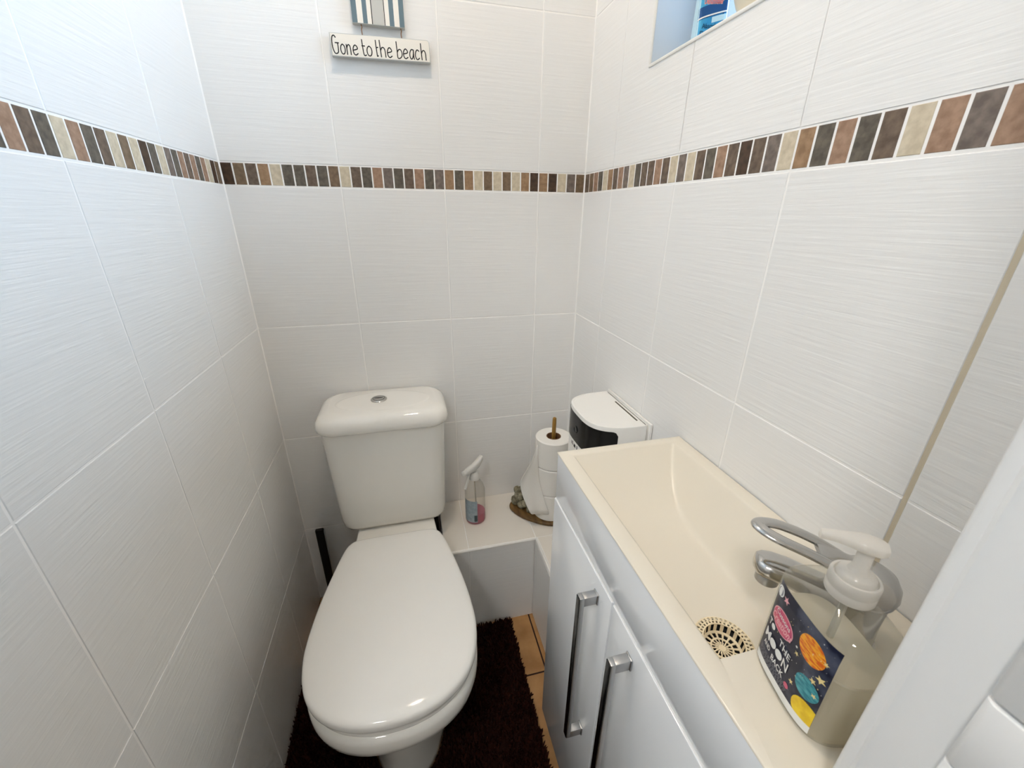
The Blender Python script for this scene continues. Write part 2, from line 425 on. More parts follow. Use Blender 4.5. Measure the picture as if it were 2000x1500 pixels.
# ------------------------------------------------------------------ tiled pipe boxing: an L-shaped ledge
LZ, LX, LY = .326, .708, -.238
X0 = .43
mb = MB()
mb.box((X0, LY+.001, 0), (W-.001, -.0012, LZ-GD), 'grout'); mb.box((LX+.001, -.562, 0), (W-.001, LY+.001, LZ-GD), 'grout')
UX, UY, UZ = Vector((1, 0, 0)), Vector((0, -1, 0)), Vector((0, 0, 1))
tiles(mb, (0, 0, LZ), UX, UY, UZ, [X0, .500, LX], [0, .232], 'tile_flat', g=.0022)
g = .0011     # mitred joint where the two runs meet
mb.add([(LX+g, -.0015, LZ), (W-.002, -.0015, LZ), (W-.002, LY+.004, LZ), (LX+g, LY+.004, LZ)], [(0, 1, 2, 3)], 'tile_flat')
mb.add([(LX+.006, LY+.0018, LZ), (W-.002, LY+.0018, LZ), (W-.002, -.56, LZ), (LX+.006, -.56, LZ)], [(0, 1, 2, 3)], 'tile_flat')
tiles(mb, (0, LY, 0), UX, UZ, (0, -1, 0), [X0, .500, LX-.004], [.002, LZ-.006], 'tile_x', g=.0022)
tiles(mb, (LX-.004, 0, 0), (0, -1, 0), UZ, (-1, 0, 0), [.238, .562], [.002, LZ-.006], 'tile_y', g=.0022)
q = [(0, 0), (0, .006), (.0025, .0072), (.0055, .0062), (.0072, .0035), (.0072, 0)]
mb.prism([(LY+.006-d, LZ-.0066+h) for d, h in q], X0, LX-.002, 'white_plastic', mtx=Matrix(((0, 0, 1, 0), (1, 0, 0, 0), (0, 1, 0, 0), (0, 0, 0, 1))))
mb.prism([(LX+.004-d, LZ-.0066+h) for d, h in q], .236, .562, 'white_plastic', mtx=Matrix(((1, 0, 0, 0), (0, 0, -1, 0), (0, 1, 0, 0), (0, 0, 0, 1))))
structure(build('trim_4', mb, smooth=22))

# ------------------------------------------------------------------ window in its recess
wn = link(bpy.data.objects.new('window_1', None)); wn.location = (W, -.62, WIN[2]); ORG['window_1'] = Vector(wn.location)
structure(wn, 'small recessed window high on the right wall with white frame', 'window')
ya, yb, za, zb = -WIN[1], -WIN[0], WIN[2], WIN[3]
mb = MB(); D = .19    # reveal lining
e = .004
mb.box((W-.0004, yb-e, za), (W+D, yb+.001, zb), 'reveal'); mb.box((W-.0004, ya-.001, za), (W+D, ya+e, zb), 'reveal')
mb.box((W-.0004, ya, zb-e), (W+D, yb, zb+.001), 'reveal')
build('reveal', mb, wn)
mb = MB()             # sill tile with a rounded nose along the front edge
mb.box((W-.0022, ya-.004, za-.002), (W+D, yb+.004, za+.004), 'white_plastic', .0016)
mb.box((W-.002, yb-.0035, za), (W+.004, yb+.0045, zb), 'white_plastic', .0014)
build('sill', mb, wn)
fx0, fx1 = W+.125, W+.175
mb = MB(); fw = .036
mb.box((fx0, yb-e-fw, za), (fx1, yb-e, zb), 'upvc', .003); mb.box((fx0, ya+e, za), (fx1, ya+e+fw, zb), 'upvc', .003)
mb.box((fx0, ya+e+fw-.002, za+.003), (fx1, yb-e-fw+.002, za+.003+fw), 'upvc', .003); mb.box((fx0, ya+e+fw-.002, zb-e-fw), (fx1, yb-e-fw+.002, zb-e), 'upvc', .003)
build('window_frame', mb, wn)
mb = MB(); mb.box((fx0+.022, ya+e+fw-.006, za+fw-.004), (fx0+.026, yb-e-fw+.006, zb-e-fw+.006), 'glass')
build('pane', mb, wn, smooth=0)

# ------------------------------------------------------------------ toilet
TC = .298
toilet = thing('toilet', 'white close-coupled toilet with its seat lid down against the back wall', 'toilet', (TC, -.38, 0))
half = [(0, -.240), (.085, -.241), (.112, -.248), (.128, -.275), (.146, -.345), (.163, -.43), (.172, -.505), (.1725, -.555), (.162, -.610), (.138, -.653), (.100, -.684), (.053, -.702), (0, -.7075)]
def egg(half, n=6):
    pts = [(x, y, 0) for x, y in half]+[(-x, y, 0) for x, y in reversed(half[1:-1])]
    return [Vector((p.x, p.y)) for p in catmull(pts, n, True)]
EG = egg(half)
cy = -.49
def ring(out, sx, sy, z, dy=0., c=cy, lift=None):
    r = []
    for p in out:
        x, y = p.x*sx, c+(p.y-c)*sy+dy
        r.append(Vector((TC+x, y, z+(lift(x, y) if lift else 0))))
    return r
# lid, a slightly domed egg-shaped cover
mb = MB()
zt = .437
prof = [(.93, -.0215), (.985, -.0215), (1.0, -.0185), (1.003, -.014), (.998, -.007), (.985, -.0030), (.962, -.0008), (.92, .0014), (.86, .0036), (.80, .0055), (.70, .0078), (.6, .0094), (.45, .0110), (.3, .0118), (.12, .0121)]
mb.loft([ring(EG, k, .5+.5*k if k > .9 else .5+.5*k-(.95-k)*.5*(k < .95), zt+d) for k, d in prof], 'seat')
build('seat_lid', mb, toilet, smooth=60)
mb = MB()
mb.loft([ring(EG, a, a, z) for a, z in ((.88, .391), (.955, .391), (.965, .394), (.967, .4125), (.955, .4155), (.88, .4155))], 'seat')
for sx in (-1, 1):
    mb.lathe([(.004, 0), (.012, 0), (.012, .018), (.009, .021), (.001, .021)], (TC+sx*.075, -.262, .4035), 'seat', 20)
build('seat_ring', mb, toilet, smooth=50)
# pan: rim, bowl and pedestal in one surface, with the deck behind that carries the cistern
mb = MB()
N = len(EG)
ped = [Vector((p.x, p.y)) for p in EG]
def pan_ring(hw, yb_, yf, z, sq=2.6):
    r = []
    for p in EG:
        a = math.atan2((p.y-cy)/.24, p.x/.172)
        c, s_ = math.cos(a), math.sin(a)
        x = hw*math.copysign(abs(c)**(2/sq), c); y = (yb_+yf)/2+(yb_-yf)/2*math.copysign(abs(s_)**(2/sq), s_)
        r.append(Vector((TC+x, y, z)))
    return r
rings = [pan_ring(.100, -.10, -.598, 0.0012, 2.3), pan_ring(.102, -.10, -.602, .008, 2.3), pan_ring(.097, -.11, -.604, .03, 2.3), pan_ring(.093, -.12, -.610, .10, 2.3), pan_ring(.094, -.13, -.622, .18, 2.3),
         pan_ring(.098, -.14, -.632, .235, 2.3), pan_ring(.110, -.16, -.648, .285, 2.2)]
rings += [ring(EG, .80, .86, .312), ring(EG, .93, .95, .332), ring(EG, .985, .99, .346), ring(EG, 1.0, 1.0, .360), ring(EG, 1.0, 1.0, .378), ring(EG, .985, .988, .389), ring(EG, .95, .955, .3925)]
mb.loft(rings, 'ceramic')
deck = [(TC-.112, -.245), (TC-.125, -.262), (TC-.128, -.28), (TC+.128, -.28), (TC+.125, -.262), (TC+.117, -.245), (TC+.108, -.15), (TC+.105, -.03), (TC-.105, -.03), (TC-.105, -.15)]
mb.prism(deck, .30, .4045, 'ceramic', .006, 3)
mb.prism([(TC-.09, -.05), (TC-.09, -.30), (TC+.09, -.30), (TC+.09, -.05)], .02, .31, 'ceramic', .01, 2)
build('pan', mb, toilet, smooth=60)
def rrect(x0, x1, y0, y1, r, n=6):
    out = []
    for (cx, cyy, a0) in ((x1-r, y1-r, 0), (x0+r, y1-r, 90), (x0+r, y0+r, 180), (x1-r, y0+r, 270)):
        for k in range(n+1):
            a = math.radians(a0+90*k/n); out.append((cx+r*math.cos(a), cyy+r*math.sin(a)))
    return out
def cr(hw, y0, y1, z, r): return [Vector((x, y, z)) for x, y in rrect(TC-hw-.001, TC+hw-.001, y0, y1, r)]
mb = MB()   # cistern body tapering downwards
mb.loft([cr(.128, -.158, -.03, .4065, .03), cr(.140, -.172, -.018, .411, .035), cr(.1455, -.177, -.012, .421, .038), cr(.1475, -.1785, -.012, .44, .038), cr(.153, -.181, -.011, .56, .038), cr(.1585, -.1835, -.010, .70, .038), cr(.159, -.184, -.010, .735, .038)], 'ceramic')
build('cistern', mb, toilet, smooth=50)
mb = MB()   # cistern lid, rounded edges and a faint raised oval
mb.loft([cr(.160, -.186, -.006, .7255, .045), cr(.166, -.192, -.005, .7265, .048), cr(.1695, -.1955, -.004, .731, .05), cr(.170, -.196, -.004, .742, .05), cr(.167, -.1935, -.004, .754, .05), cr(.160, -.187, -.006, .764, .048), cr(.150, -.178, -.010, .7695, .044), cr(.138, -.168, -.016, .772, .04)], 'ceramic')
ov = [[Vector((TC+a*math.cos(2*PI*k/48), -.095+b*math.sin(2*PI*k/48), z)) for k in range(48)] for a, b, z in ((.127, .065, .7715), (.122, .061, .7728), (.116, .057, .7731), (.06, .03, .7732))]
mb.loft(ov, 'ceramic', False, True)
cl = build('cistern_lid', mb, toilet, smooth=50)
mb = MB()
fc = (TC-.012, -.0885, .7731)
mb.lathe([(.0005, 0), (.0215, 0), (.0215, .002), (.019, .0042), (.0165, .0045), (.0155, .0025), (.0145, .0025), (.0145, .005), (.013, .006), (.008, .0055), (.0005, .0052)], fc, 'chrome', 40)
mb.box((fc[0]-.0125, fc[1]-.0006, fc[2]+.0052), (fc[0]+.0125, fc[1]+.0006, fc[2]+.0064), 'dark_rubber')
part_label(build('flush_button', mb, cl, smooth=40), 'round chrome dual flush button')
mb = MB()
mb.tube([(TC+.117, -.075, .412), (TC+.117, -.075, .30), (TC+.118, -.075, .001)], .0075, 'dark_rubber')
mb.lathe([(.0105, 0), (.0105, .018)], (TC+.117, -.075, .389), 'dark_rubber', 12)
build('inlet_pipe', mb, toilet)

# ------------------------------------------------------------------ toilet brush with a flat black handle behind the toilet
bx, by = .058, -.052
tb = thing('toilet_brush', 'black flat-handled toilet brush standing in the corner left of the toilet', 'toilet brush', (bx, by, .0))
mb = MB(); mb.lathe([(.028, .0005), (.031, .004), (.030, .07), (.028, .075), (.023, .075), (.024, .06), (.025, .01)], (bx+.010, by, 0), 'black_matt', 32, True, True); build('holder', mb, tb)
mb = MB(); mb.box((bx-.0125, by-.006, .012), (bx+.0125, by+.006, .336), 'black_matt', .004, 3); build('handle', mb, tb)
mb = MB(); mb.box((bx+.0127, by-.0065, .125), (bx+.0152, by+.004, .332), 'chrome_satin', .0008); part_label(build('handle_edge', mb, tb), 'thin metal edge of the handle')

# ------------------------------------------------------------------ shaggy rug
rug = thing('pedestal_rug', 'dark brown shaggy rug on the floor around the toilet', 'rug', (.32, -.62, .0))
rx0, rx1, ry0, ry1 = .004, .624, -1.052, -.247
ux0, ux1, uy = TC-.107, TC+.107, -.607
def slot_y(x): return -.345+(uy+.345)*(1-min(1, abs(x-TC)/.107)**2.3)**(1/2.3)
poly = [(rx0, ry0), (rx1, ry0), (rx1, ry1)]+[(ux1, ry1)]+[(x, slot_y(x)) for x in [TC+.107*math.cos(PI*k/24) for k in range(25)]]+[(ux0, ry1), (rx0, ry1)]
mb = MB(); mb.prism(poly, .0005, .006, 'rug_back'); build('backing', mb, rug, smooth=0)
mb = MB(); vs = []; fs = []
def tuft(x, y, ox, oy, jit=.006):
    h = rnd.uniform(.011, .019); a = rnd.uniform(0, 2*PI); w = rnd.uniform(.0022, .004)
    lx, ly = ox+rnd.uniform(-jit, jit), oy+rnd.uniform(-jit, jit); b = len(vs)
    for k in range(3): vs.append((x+w*math.cos(a+k*2.094), y+w*math.sin(a+k*2.094), .0058))
    for k in range(3): vs.append((x+lx*.6+w*.8*math.cos(a+k*2.094), y+ly*.6+w*.8*math.sin(a+k*2.094), .0058+h*.65))
    vs.append((x+lx, y+ly, .0058+h))
    for k in range(3):
        j = (k+1) % 3
        fs.append((b+k, b+j, b+3+j, b+3+k)); fs.append((b+3+k, b+3+j, b+6))
cnt = 0
while cnt < 15000:
    x, y = rnd.uniform(rx0+.003, rx1-.003), rnd.uniform(ry0, ry1-.002)
    if ux0-.002 < x < ux1+.002 and y > slot_y(x)-.001: continue
    if y < -.95 and rnd.random() < .5: continue
    cnt += 1; tuft(x, y, 0, 0, 0. if abs(x-TC) < .12 and y > -.625 else .006)
for k in range(150):      # a close row of upright tufts round the cut-out
    x = TC+.1075*math.cos(PI*k/149); tuft(x, slot_y(x)-.0015, 0, 0, 0.)
t_ = ry0
while t_ < ry1:
    tuft(rx1-.002, t_, rnd.uniform(.001, .006), 0); tuft(rx0+.004, t_, 0, 0); t_ += .0042
t_ = ux1
while t_ < rx1:
    tuft(t_, ry1-.003, 0, rnd.uniform(0, .004)); t_ += .0042
mb.add(vs, fs, 'rug'); p_ = build('pile', mb, rug, smooth=60); p_['kind'] = 'stuff'

# ------------------------------------------------------------------ vanity cabinet
VX, VY0, VY1 = .629, -.566, -1.058      # door face, far end, near end
van = thing('vanity_cabinet', 'narrow glossy white vanity cabinet with two doors under the basin', 'cabinet', (.76, -.81, 0))
mb = MB()
mb.box((VX+.019, VY0-.016, .088), (W-.002, VY0, .8262), 'cab', .0008); mb.box((VX+.019, VY1, .088), (W-.002, VY1+.016, .8262), 'cab', .0008)
mb.box((W-.012, VY1+.015, .088), (W-.004, VY0-.015, .74), 'cab'); mb.box((VX+.019, VY1+.015, .088), (W-.012, VY0-.015, .104), 'cab')
build('carcass', mb, van)
mb = MB(); mb.box((VX+.04, VY1, .001), (W-.01, VY0-.004, .088), 'cab', .001); build('plinth', mb, van)
mb = MB(); mb.box((VX+.0021, VY1, .7462), (VX+.0175, VY0, .8412), 'cab', .0007); part_label(build('fascia', mb, van), 'plain fascia panel above the doors')
ys = -.8065
for i, (y0, y1, hy) in enumerate(((ys+.0015, VY0, -.763), (VY1, ys-.0015, -.8635))):
    mb = MB(); mb.box((VX, y0, .088), (VX+.0185, y1, .7435), 'cab', .0013, 2)
    mb.box((VX+.0012, y0+.001, .7433), (VX+.0178, y1-.001, .7441), 'cab_edge_lit')  # lit top edge of the door, painted as a whiter strip
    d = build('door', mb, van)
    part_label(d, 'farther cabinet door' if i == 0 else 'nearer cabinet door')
    z0, z1, hx = .366, .716, VX-.030
    mb = MB(); w2 = .0062
    mb.box((hx, hy-w2, z0), (hx+.0075, hy+w2, z1), 'chrome_satin', .0006)
    mb.box((hx+.0068, hy-w2, z1-.017), (VX, hy+w2, z1), 'chrome_satin', .0006); mb.box((hx+.0068, hy-w2, z0), (VX, hy+w2, z0+.017), 'chrome_satin', .0006)
    mb.box((VX-.0022, hy-w2-.0012, z1-.0185), (VX, hy+w2+.0012, z1+.0012), 'chrome_satin', .0005); mb.box((VX-.0022, hy-w2-.0012, z0-.0012), (VX, hy+w2+.0012, z0+.0185), 'chrome_satin', .0005)
    mb.box((hx-.0012, hy-w2+.0008, z0+.001), (hx+.0004, hy+w2-.0008, z1-.001), 'black_gloss', .0004)  # black strip painted in for the dark reflection on the bar
    part_label(build('handle', mb, d), 'square chrome bar handle with a dark reflection painted on its face')

# ------------------------------------------------------------------ basin
BZ = .844
basin = thing('wash_basin', 'narrow cream rectangular wash basin set on the white vanity cabinet', 'basin', (.76, -.81, BZ-.018))
bx0, bx1, by0 = .6305, W-.002, -.563
ix0, ix1, iy0, iy1 = .657, .861, -.583, -.960
dgx, dgy = .768, -.885          # the near right corner of the bowl is cut off for the tap
def xr(y):
    if y >= dgy: return ix1
    return ix1+(dgx-ix1)*(y-dgy)/(iy1-dgy)
def zfloor(y):
    t = min(max((iy0-y)/.16, 0), 1)
    return .842-.075*(1-(1-t)**2.1)-.006*min(max((-.70-y)/.2, 0), 1)
def smax(vals, k=.004):
    m_ = max(vals); return m_+k*math.log(sum(math.exp((v-m_)/k) for v in vals))
def zbowl(x, y):
    dl = Vector((dgx-ix1, iy1-dgy)).normalized(); nn = Vector((-dl.y, dl.x))
    if nn.dot(Vector((ix0, iy0))-Vector((ix1, dgy))) < 0: nn = -nn
    dd = nn.dot(Vector((x, y))-Vector((ix1, dgy)))
    z = smax([zfloor(y), .842-max(x-ix0, 0)*7., .842-max(ix1-x, 0)*1.42, .842-max(y-iy1, 0)*5., .842-max(dd, 0)*3.2])
    return min(z, .842)
mb = MB()
NX, NY = 110, 170
def cl_(t): return t
def ease(t, a=.05):     # denser lines near both edges
    return t-a*2*math.sin(2*PI*t)/(PI)*1.2
DC = Vector((.7295, -.902)); DR = .0330
ZD = zbowl(DC.x, DC.y)
gv = []; gf = []
for j in range(NY+1):
    y = iy0+(iy1-iy0)*ease(j/NY, .08)
    for i in range(NX+1):
        x = ix0+(xr(y)-ix0)*ease(i/NX, .1)
        z = zbowl(x, y)
        r_ = (Vector((x, y))-DC).length
        if r_ < .062:
            k = min(max((.062-r_)/.02, 0), 1); k = k*k*(3-2*k)
            zf = min(z, ZD+.0008) if z-ZD < .012 else z
            z = z+(zf-z)*k
        if i in (0, NX) or j in (0, NY): z = .842
        gv.append((x, y, z))
def inhole(f):
    return all((Vector(gv[k][:2])-DC).length < DR for k in f) and max(gv[k][2] for k in f) < ZD+.02
for j in range(NY):
    for i in range(NX):
        f = (j*(NX+1)+i, j*(NX+1)+i+1, (j+1)*(NX+1)+i+1, (j+1)*(NX+1)+i)
        if not inhole(f): gf.append(f)
mb.add(gv, gf, 'resin')
# flat rim around the opening: inner loop to outer loop
inner = [gv[i] for i in range(NX+1)]+[gv[j*(NX+1)+NX] for j in range(1, NY+1)]+[gv[NY*(NX+1)+i] for i in range(NX-1, -1, -1)]+[gv[j*(NX+1)] for j in range(NY-1, 0, -1)]
def endy(x):      # the near end is cut back where it meets the wall
    if x < .745: return -1.066
    if x < .83: return -1.066+(x-.745)/.085*.067
    return -.999+(x-.83)/.059*.015
def outer(p):
    x, y = p[0], p[1]
    return x, y
no = len(inner); O_ = []
for idx, p in enumerate(inner):
    if idx <= NX: O_.append((bx0+(bx1-bx0)*idx/NX, by0))
    elif idx <= NX+NY: t = (idx-NX)/NY; O_.append((bx1, by0+(endy(bx1)-by0)*t))
    elif idx <= 2*NX+NY: t = (idx-NX-NY)/NX; x = bx1+(bx0-bx1)*t; O_.append((x, endy(x)))
    else: t = (idx-2*NX-NY)/NY; O_.append((bx0, endy(bx0)+(by0-endy(bx0))*t))
cxm, cym = (bx0+bx1)/2, (by0+endy(bx0))/2
def sh(p, d): # pull the outer loop inwards by d
    x = min(max(p[0], bx0+d), bx1-d); y = p[1]
    y = min(y, by0-d); y = max(y, endy(p[0])+d)
    return (x, y)
loops = [[(p[0], p[1], .842) for p in inner],
         [((p[0]*.94+q_[0]*.06), (p[1]*.94+q_[1]*.06), .8433) for p, q_ in zip(inner, O_)],
         [((p[0]*.85+q_[0]*.15), (p[1]*.85+q_[1]*.15), BZ) for p, q_ in zip(inner, O_)],
         [(*sh(q_, .0018), BZ) for q_ in O_], [(*sh(q_, .0005), BZ-.0005) for q_ in O_], [(*q_, BZ-.0015) for q_ in O_], [(*q_, BZ-.0025) for q_ in O_], [(*sh(q_, .0185), BZ-.0027) for q_ in O_], [(*sh(q_, .0188), BZ-.0170) for q_ in O_], [(*sh(q_, .0215), BZ-.0172) for q_ in O_]]
mb.loft([[Vector(p) for p in l] for l in loops], 'resin', False, False)
build('bowl', mb, basin, smooth=50, weld=True)
# strainer basket with slotted collar and spoked bottom
mb = MB()
def polar(r0, r1, z0, z1, n, fill, m='cream_plastic', off=0., th=.0014):
    for k in range(n):
        if not fill(k): continue
        st = 4 if n < 20 else 2
        for q_ in range(st):
            a0, a1 = 2*PI*(k+q_/st+off)/n, 2*PI*(k+(q_+1)/st+off)/n
            pts = []
            for dz in (0, -th):
                for r, z, a in ((r0, z0, a0), (r1, z1, a0), (r1, z1, a1), (r0, z0, a1)):
                    pts.append((DC.x+r*math.cos(a), DC.y+r*math.sin(a), z+dz))
            mb.add(pts, [(0, 1, 2, 3), (7, 6, 5, 4), (0, 4, 5, 1), (1, 5, 6, 2), (2, 6, 7, 3), (3, 7, 4, 0)], m)
zr = ZD+.0022
S_ = 72
allk = lambda k: True
polar(.0325, .0347, zr+.0006, zr-.0006, S_, allk)
polar(.0290, .0325, zr+.0006, zr+.0006, S_, lambda k: k % 2 == 0)
polar(.0278, .0290, zr+.0006, zr+.0006, S_, allk)
polar(.0250, .0278, zr+.0008, zr+.0006, S_, lambda k: k % 2 == 0, off=.5)
polar(.0233, .0250, zr+.0012, zr+.0008, S_, allk)
polar(.0226, .0237, zr-.0105, zr+.0006, S_, lambda k: k % 4 > 1)
polar(.0200, .0227, zr-.0115, zr-.0105, S_, allk)
polar(.0138, .0200, zr-.0115, zr-.0115, 48, lambda k: k % 3 == 0)
polar(.0118, .0138, zr-.0115, zr-.0115, 48, allk)
polar(.0080, .0118, zr-.0113, zr-.0115, 48, lambda k: k % 3 == 0)
polar(.0042, .0080, zr-.0112, zr-.0113, 48, lambda k: k % 3 != 1)
polar(.0, .0042, zr-.0108, zr-.0112, 24, allk)
part_label(build('drain_strainer', mb, basin, smooth=30), 'cream plastic slotted drain strainer')
mb = MB()
mb.lathe([(.0375, zr-.004), (.035, zr-.016), (.022, zr-.022), (.02, zr-.06), (.0005, zr-.06)], (DC.x, DC.y, 0), 'hole', 32, False, True)
build('waste_outlet', mb, basin)

# ------------------------------------------------------------------ mixer tap
tx, ty = .801, -.968
tap = thing('mixer_tap', 'chrome mixer tap with loop lever at the near end of the basin', 'tap', (tx, ty, BZ))
td = Vector((-.82, .573, 0)).normalized(); tn = Vector((-td.y, td.x, 0))
T0 = Vector((tx, ty, 0))
mb = MB()
mb.lathe([(.026, BZ), (.026, BZ+.003), (.0235, BZ+.0045), (.0225, BZ+.03), (.0232, BZ+.052), (.0225, BZ+.058), (.0005, BZ+.058)], (tx, ty, 0), 'chrome', 40)
build('body', mb, tap)
mb = MB()   # spout, flattened and slightly rising, rounded tip
def flat_loft(path, m, n=24):
    """path: (distance along the tap direction, z of centre, half width, half height)"""
    rings = []
    for i, (s_, z, hw, hh) in enumerate(path):
        a = path[max(i-1, 0)]; b = path[min(i+1, len(path)-1)]
        t = (td*(b[0]-a[0])+Vector((0, 0, b[1]-a[1]))).normalized(); up = tn.cross(t); up = up if up.z > 0 else -up
        c = T0+td*s_+Vector((0, 0, z))
        rings.append([c+tn*hw*math.copysign(abs(math.cos(2*PI*j/n))**.8, math.cos(2*PI*j/n))+up*hh*math.copysign(abs(math.sin(2*PI*j/n))**.8, math.sin(2*PI*j/n)) for j in range(n)])
    mb.loft(rings, m)
flat_loft([(-.005, BZ+.041, .018, .015), (.015, BZ+.044, .018, .015), (.04, BZ+.052, .0175, .0128), (.066, BZ+.0605, .0172, .011), (.080, BZ+.063, .0168, .0105), (.088, BZ+.0632, .0155, .010), (.093, BZ+.063, .012, .0085), (.0958, BZ+.0628, .005, .005)], 'chrome')
mb.lathe([(.0005, 0), (.0105, 0), (.0115, -.004), (.0115, -.010), (.0095, -.0115), (.0005, -.0115)], tuple(T0+td*.080+Vector((0, 0, BZ+.0535))), 'chrome_satin', 24)
build('spout', mb, tap, smooth=50)
mb = MB()   # domed lever cap that runs out into a long open loop
mb.lathe([(.0225, BZ+.0595), (.0262, BZ+.061), (.0275, BZ+.068), (.0262, BZ+.077), (.0215, BZ+.085), (.013, BZ+.0905), (.0005, BZ+.092)], (tx, ty, 0), 'chrome', 40)
lp = []
for s_, w_, z in ((.010, .0165, .080), (.022, .0155, .086), (.040, .0150, .0945), (.060, .0145, .1015), (.080, .0130, .1065), (.091, .0098, .1085), (.098, .0055, .1098), (.1015, .0, .1102)):
    lp.append((s_, w_, z))
loop = [T0+td*s_+tn*w_+Vector((0, 0, BZ+z)) for s_, w_, z in lp]+[T0+td*s_-tn*w_+Vector((0, 0, BZ+z)) for s_, w_, z in reversed(lp[:-1])]
loop = catmull(loop, 5)
mb.tube(loop, .0072, 'chrome', 16, True, False, ((0, 0, 1), .5))
flat = [(.0, .079, .021, .008), (.015, .083, .0205, .0062), (.03, .0895, .0195, .0046), (.042, .0945, .017, .0034), (.046, .0962, .015, .002)]
flat_loft([(a, BZ+b, c, d) for a, b, c, d in flat], 'chrome')
build('lever', mb, tap, smooth=50)

# ------------------------------------------------------------------ soap dispenser
sC = Vector((.7105, -1.0055, 0)); sT = Vector((-.2372, -.9715, 0)).normalized(); sN = Vector((-.9715, .2372, 0)).normalized()
soap = thing('soap_dispenser', 'clear pump bottle of hand soap with a planet-patterned navy label on the basin', 'soap dispenser', (sC.x, sC.y, BZ))
SP = 3.2
def oval(a, b, z, n=72, p=3.2):
    r = []
    for k in range(n):
        t = 2*PI*k/n; c, s_ = math.cos(t), math.sin(t)
        r.append(sC+sT*a*math.copysign(abs(c)**(2/p), c)+sN*b*math.copysign(abs(s_)**(2/p), s_)+Vector((0, 0, z)))
    return r
SA, SB = .0458, .0308
mb = MB()
prof = [(.80, .72, .0006), (.93, .90, .0014), (.985, .98, .005), (1, 1, .012), (1, 1, .05), (1., 1., .096), (.985, .98, .1045), (.94, .92, .110), (.84, .80, .1145), (.66, .66, .118), (.47, .52, .1205), (.36, .49, .1215)]
mb.loft([oval(SA*a, SB*b, BZ+z) for a, b, z in prof]+[[sC+sT*.0142*math.cos(2*PI*k/64)+sN*.0142*math.sin(2*PI*k/64)+Vector((0, 0, BZ+z)) for k in range(72)] for z in (.123, .133)], 'clear', True, False)
bo = build('bottle', mb, soap, smooth=60)
mb = MB()
prof = [(.76, .68, .0022), (.90, .87, .003), (.945, .93, .006), (.955, .945, .012), (.955, .945, .074), (.93, .92, .0752)]
mb.loft([oval(SA*a, SB*b, BZ+z) for a, b, z in prof], 'soap')
part_label(build('liquid', mb, soap, smooth=40), 'milky soap left in the bottle')
mb = MB()
cz = BZ+.1255
mb.lathe([(.0146, 0), (.0166, 0), (.0170, .001), (.0170, .007), (.0166, .0076), (.0166, .0084), (.0170, .009), (.0170, .0165), (.0162, .0182), (.0145, .0182), (.0138, .0160), (.0005, .0160)], (sC.x, sC.y, cz), 'pump', 48)
build('collar', mb, soap)
mb = MB()
mb.lathe([(.0132, .0162), (.0128, .0205), (.011, .0228), (.0075, .0238), (.0062, .0265), (.0054, .028), (.0052, .047), (.0005, .047)], (sC.x, sC.y, cz), 'pump', 32)
pd = Vector((-.70, .71, 0)).normalized(); pn = Vector((-pd.y, pd.x, 0))
def head_ring(s_, hw, zc, hh, n=20):
    c = Vector((sC.x, sC.y, 0))+pd*s_
    return [c+pn*hw*math.copysign(abs(math.cos(2*PI*k/n))**.7, math.cos(2*PI*k/n))+Vector((0, 0, zc+hh*math.copysign(abs(math.sin(2*PI*k/n))**.7, math.sin(2*PI*k/n)))) for k in range(n)]
hz = cz+.0490
mb.loft([head_ring(-.0115, .003, hz, .002), head_ring(-.0108, .0062, hz, .0038), head_ring(-.007, .0088, hz, .005), head_ring(0., .0096, hz+.0003, .0054), head_ring(.006, .0088, hz+.0003, .0052), head_ring(.012, .0066, hz, .0047), head_ring(.019, .0052, hz-.0005, .004), head_ring(.026, .0044, hz-.0018, .0036), head_ring(.030, .004, hz-.003, .0034), head_ring(.0308, .0025, hz-.0034, .002)], 'pump')
build('pump_head', mb, soap, smooth=45)
mb = MB(); mb.tube([sC+Vector((0, 0, cz+.016)), sC+Vector((0, 0, BZ+.07)), sC+sT*.008+Vector((0, 0, BZ+.008))], .0028, 'clear_frost', 10); build('dip_tube', mb, soap)
# printed label wrapped on the front of the bottle
LH0, LH1, LWd = BZ+.0075, BZ+.1045, .0695
def lab(u, v, off=.0004):
    t = .0020+(u-.5)*LWd
    tt = min(abs(t)/SA, .999)
    z = LH0+(LH1-LH0)*v
    k = 1.
    if z-BZ > .096: k = 1-.02*((z-BZ-.096)/.0085)
    if z-BZ < .012: k = 1-.02*((.012-(z-BZ))/.007)
    d = SB*k*(1-tt**SP)**(1/SP)
    return sC+sT*t+sN*(d+off)+Vector((0, 0, z))
mb = MB()
def lab_poly(poly, m, off, closed_fan=True):
    c = (sum(p[0] for p in poly)/len(poly), sum(p[1] for p in poly)/len(poly))
    n = len(poly); S = 5; vs = [lab(*c, off)]; fs = [(0, 1+i, 1+(i+1) % n) for i in range(n)]
    for k in range(1, S+1): vs += [lab(c[0]+(p[0]-c[0])*k/S, c[1]+(p[1]-c[1])*k/S, off) for p in poly]
    for k in range(S-1): fs += [(1+k*n+i, 1+k*n+(i+1) % n, 1+(k+1)*n+(i+1) % n, 1+(k+1)*n+i) for i in range(n)]
    mb.add(vs, fs, m)
def lab_grid(u0, u1, v0, v1, m, off, n=60, k=8):
    vs = [lab(u0+(u1-u0)*i/n, v0+(v1-v0)*j/k, off) for j in range(k+1) for i in range(n+1)]
    mb.add(vs, [(j*(n+1)+i, j*(n+1)+i+1, (j+1)*(n+1)+i+1, (j+1)*(n+1)+i) for j in range(k) for i in range(n)], m)
AS = LWd/(LH1-LH0)
